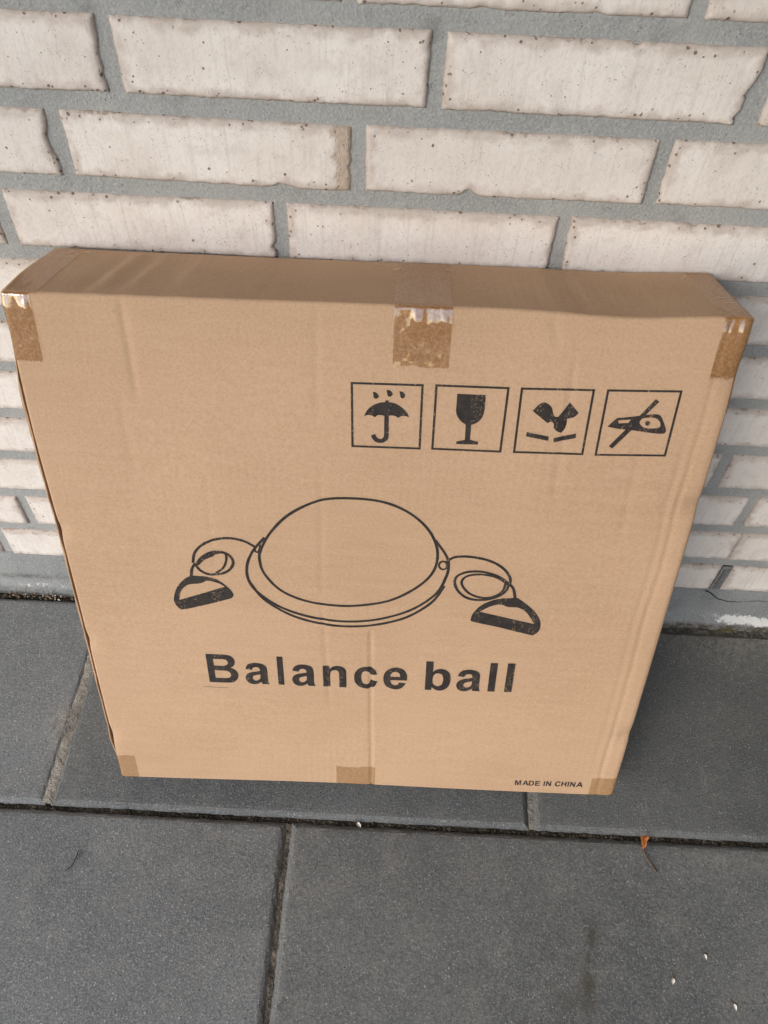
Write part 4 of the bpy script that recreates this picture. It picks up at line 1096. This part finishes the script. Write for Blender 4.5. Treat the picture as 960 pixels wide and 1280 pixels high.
# crumbs and grit lying about on slabs and joints
V, F = [], []
def crumb(c, r):
    b = len(V)
    j = lambda: rng.uniform(0.6, 1.3)
    V.extend([(c[0] + r * j(), c[1], c[2]), (c[0], c[1] + r * j(), c[2]), (c[0] - r * j(), c[1], c[2]), (c[0], c[1] - r * j(), c[2]), (c[0] + r * .2 * rng.normal(), c[1] + r * .2 * rng.normal(), c[2] + r * rng.uniform(0.5, 1.1))])
    F.extend([(b, b + 1, b + 4), (b + 1, b + 2, b + 4), (b + 2, b + 3, b + 4), (b + 3, b, b + 4)])
for i in range(900):
    x, y = rng.uniform(-0.3, 1.0), rng.uniform(-0.6, -0.03)
    crumb((x, y, 0.0), rng.uniform(0.00025, 0.0007))
for i in range(800):                      # the spill of sand beside the left joint
    x, y = JX - 0.011 + rng.normal() * 0.008, -0.212 + rng.normal() * 0.011
    crumb((x, y, 0.0), rng.uniform(0.0003, 0.0011))
for i in range(500):
    x, y = rng.uniform(0.7, 1.0), -0.028 - abs(rng.normal()) * 0.03
    crumb((x, y, 0.0), rng.uniform(0.0003, 0.0010))
o = mesh_obj('grit', V, F, mat_sand('pale_grit', (0.30, 0.285, 0.26), (0.52, 0.50, 0.46), 0.3))
tag(o, 'scattered pale grit on the slabs', 'grit', kind='stuff')

V, F = [], []
for i in range(900):
    x, y = rng.uniform(-0.3, 1.0), JY + rng.normal() * 0.0026
    crumb((x, y, -0.0058), rng.uniform(0.0005, 0.0018))
for i in range(260):
    x, y = JX + TW / 2 + rng.normal() * 0.0028, rng.uniform(JY - 0.3, JY)
    crumb((x, y, -0.0045), rng.uniform(0.0004, 0.0013))
o = mesh_obj('joint_grit', V, F, mat_sand('brown_grit', (0.07, 0.06, 0.048), (0.20, 0.175, 0.14), 0.5))
tag(o, 'brown grit lying in the slab joints', 'grit', kind='stuff')

# dry leaf with its stem, caught in the joint between the slab rows
leaf = empty('dry_leaf', (0.665, -0.3262, 0.0))
tag(leaf, 'curled orange-brown dry leaf caught in the slab joint', 'leaf')
n = 15; V = []; F = []
for i in range(n):
    t = i / (n - 1)
    w = 0.0046 * math.sin(math.pi * min(1, t * 0.96 + 0.04)) ** 0.7 * (1.15 - 0.55 * t) * (1 + 0.25 * math.sin(t * 17))
    cx_, cy_ = -0.003 + 0.004 * t + 0.009 * max(0, t - 0.55), -0.013 + 0.022 * t - 0.020 * max(0, t - 0.60)
    cz_ = 0.0024 + 0.0050 * math.sin(t * 3.0)
    for k in range(7):
        s = (k - 3) / 3
        V.append((cx_ + s * w, cy_ + 0.0015 * s * s, cz_ + 0.0034 * s * s + 0.0010 * math.sin(9 * t + 4 * s)))
F = grid_faces(n, 7)
mesh_obj('blade', V, F, M_LEAF, leaf, True)
pts = [(-0.003, -0.012, 0.0030), (-0.0015, -0.019, 0.0034), (0.002, -0.026, 0.0028), (0.0062, -0.032, 0.0018), (0.0100, -0.0375, 0.0010)]
V, F = tube(pts, [0.0011, 0.0008, 0.0007, 0.0007, 0.0009])
mesh_obj('stem', V, F, M_TWIG, leaf, True)

# white petals
def petal(x, y, z, ang, L, label):
    o_ = empty('white_petal', (x, y, z), (0, 0, ang)); tag(o_, label, 'petal', 'fallen white petals')
    V = []; n = 9
    for i in range(n):
        t = i / (n - 1); w = L * 0.27 * math.sin(math.pi * t ** 0.75) ** 0.8 + 0.0003
        for k in range(5):
            s = (k - 2) / 2
            V.append((s * w, -t * L, 0.0007 + 0.22 * L * s * s + 0.0006 * math.sin(5 * t)))
    mesh_obj('blade', V, grid_faces(n, 5), M_PETAL, o_, True)
    V, F = tube([(0, 0.0, 0.0008), (-0.0006, 0.0028, 0.0013), (-0.0018, 0.0052, 0.0010)], [0.00045, 0.0004, 0.00035], 5)
    mesh_obj('stalk', V, F, M_TWIG, o_, True)
petal(0.7130, -0.4490, 0, 0.35, 0.0055, 'small white petal, farthest of the three at lower right')
petal(0.6735, -0.4745, 0, -0.30, 0.0062, 'small white petal, leftmost of the three at lower right')
petal(0.7350, -0.4960, 0, 0.25, 0.0066, 'small white petal nearest the lower right corner')
petal(0.3132, -0.3235, -0.0030, 0.8, 0.0075, 'small white petal lying in the slab joint below the box')
petal(0.2035, -0.3340, -0.0030, 2.1, 0.0040, 'tiny white flake in the slab joint below the box, left of the petal')

# twig
tw = [(-0.0155, -0.3735, 0.0016), (-0.0150, -0.379, 0.0024), (-0.0160, -0.385, 0.0026), (-0.0185, -0.391, 0.0020), (-0.0240, -0.3965, 0.0010)]
V, F = tube(tw, [0.0006, 0.0006, 0.0006, 0.0005, 0.0004], 5)
b = len(V); v2, f2 = tube([(-0.0150, -0.379, 0.0024), (-0.0120, -0.3765, 0.0020), (-0.0085, -0.3755, 0.0010)], [0.0005, 0.0004, 0.0003], 5)
tag(mesh_obj('twig', V + v2, F + [tuple(i + b for i in f) for f in f2], M_DARKTWIG, None, True), 'thin dark twig on the front left slab', 'twig')

# dry moss at the foot of the wall, right of the box
V, F = [], []
for i in range(260):
    x = 0.8395 + rng.normal() * 0.008; y = -0.0185 + rng.normal() * 0.0022; z = -0.001
    h_ = rng.uniform(0.003, 0.008) * math.exp(-((x - 0.8395) / 0.012) ** 2); dx, dy = rng.normal() * 0.0022, rng.normal() * 0.002 - 0.001
    b = len(V); w = rng.uniform(0.0004, 0.0008); a = rng.uniform(0, 3.14)
    V += [(x - w * math.cos(a), y - w * math.sin(a), z), (x + w * math.cos(a), y + w * math.sin(a), z), (x + dx, y + dy, z + h_)]
    F.append((b, b + 1, b + 2))
tag(mesh_obj('moss_tuft', V, F, M_MOSS), 'small yellowish moss tuft at the wall foot beneath the white lime stain', 'moss')
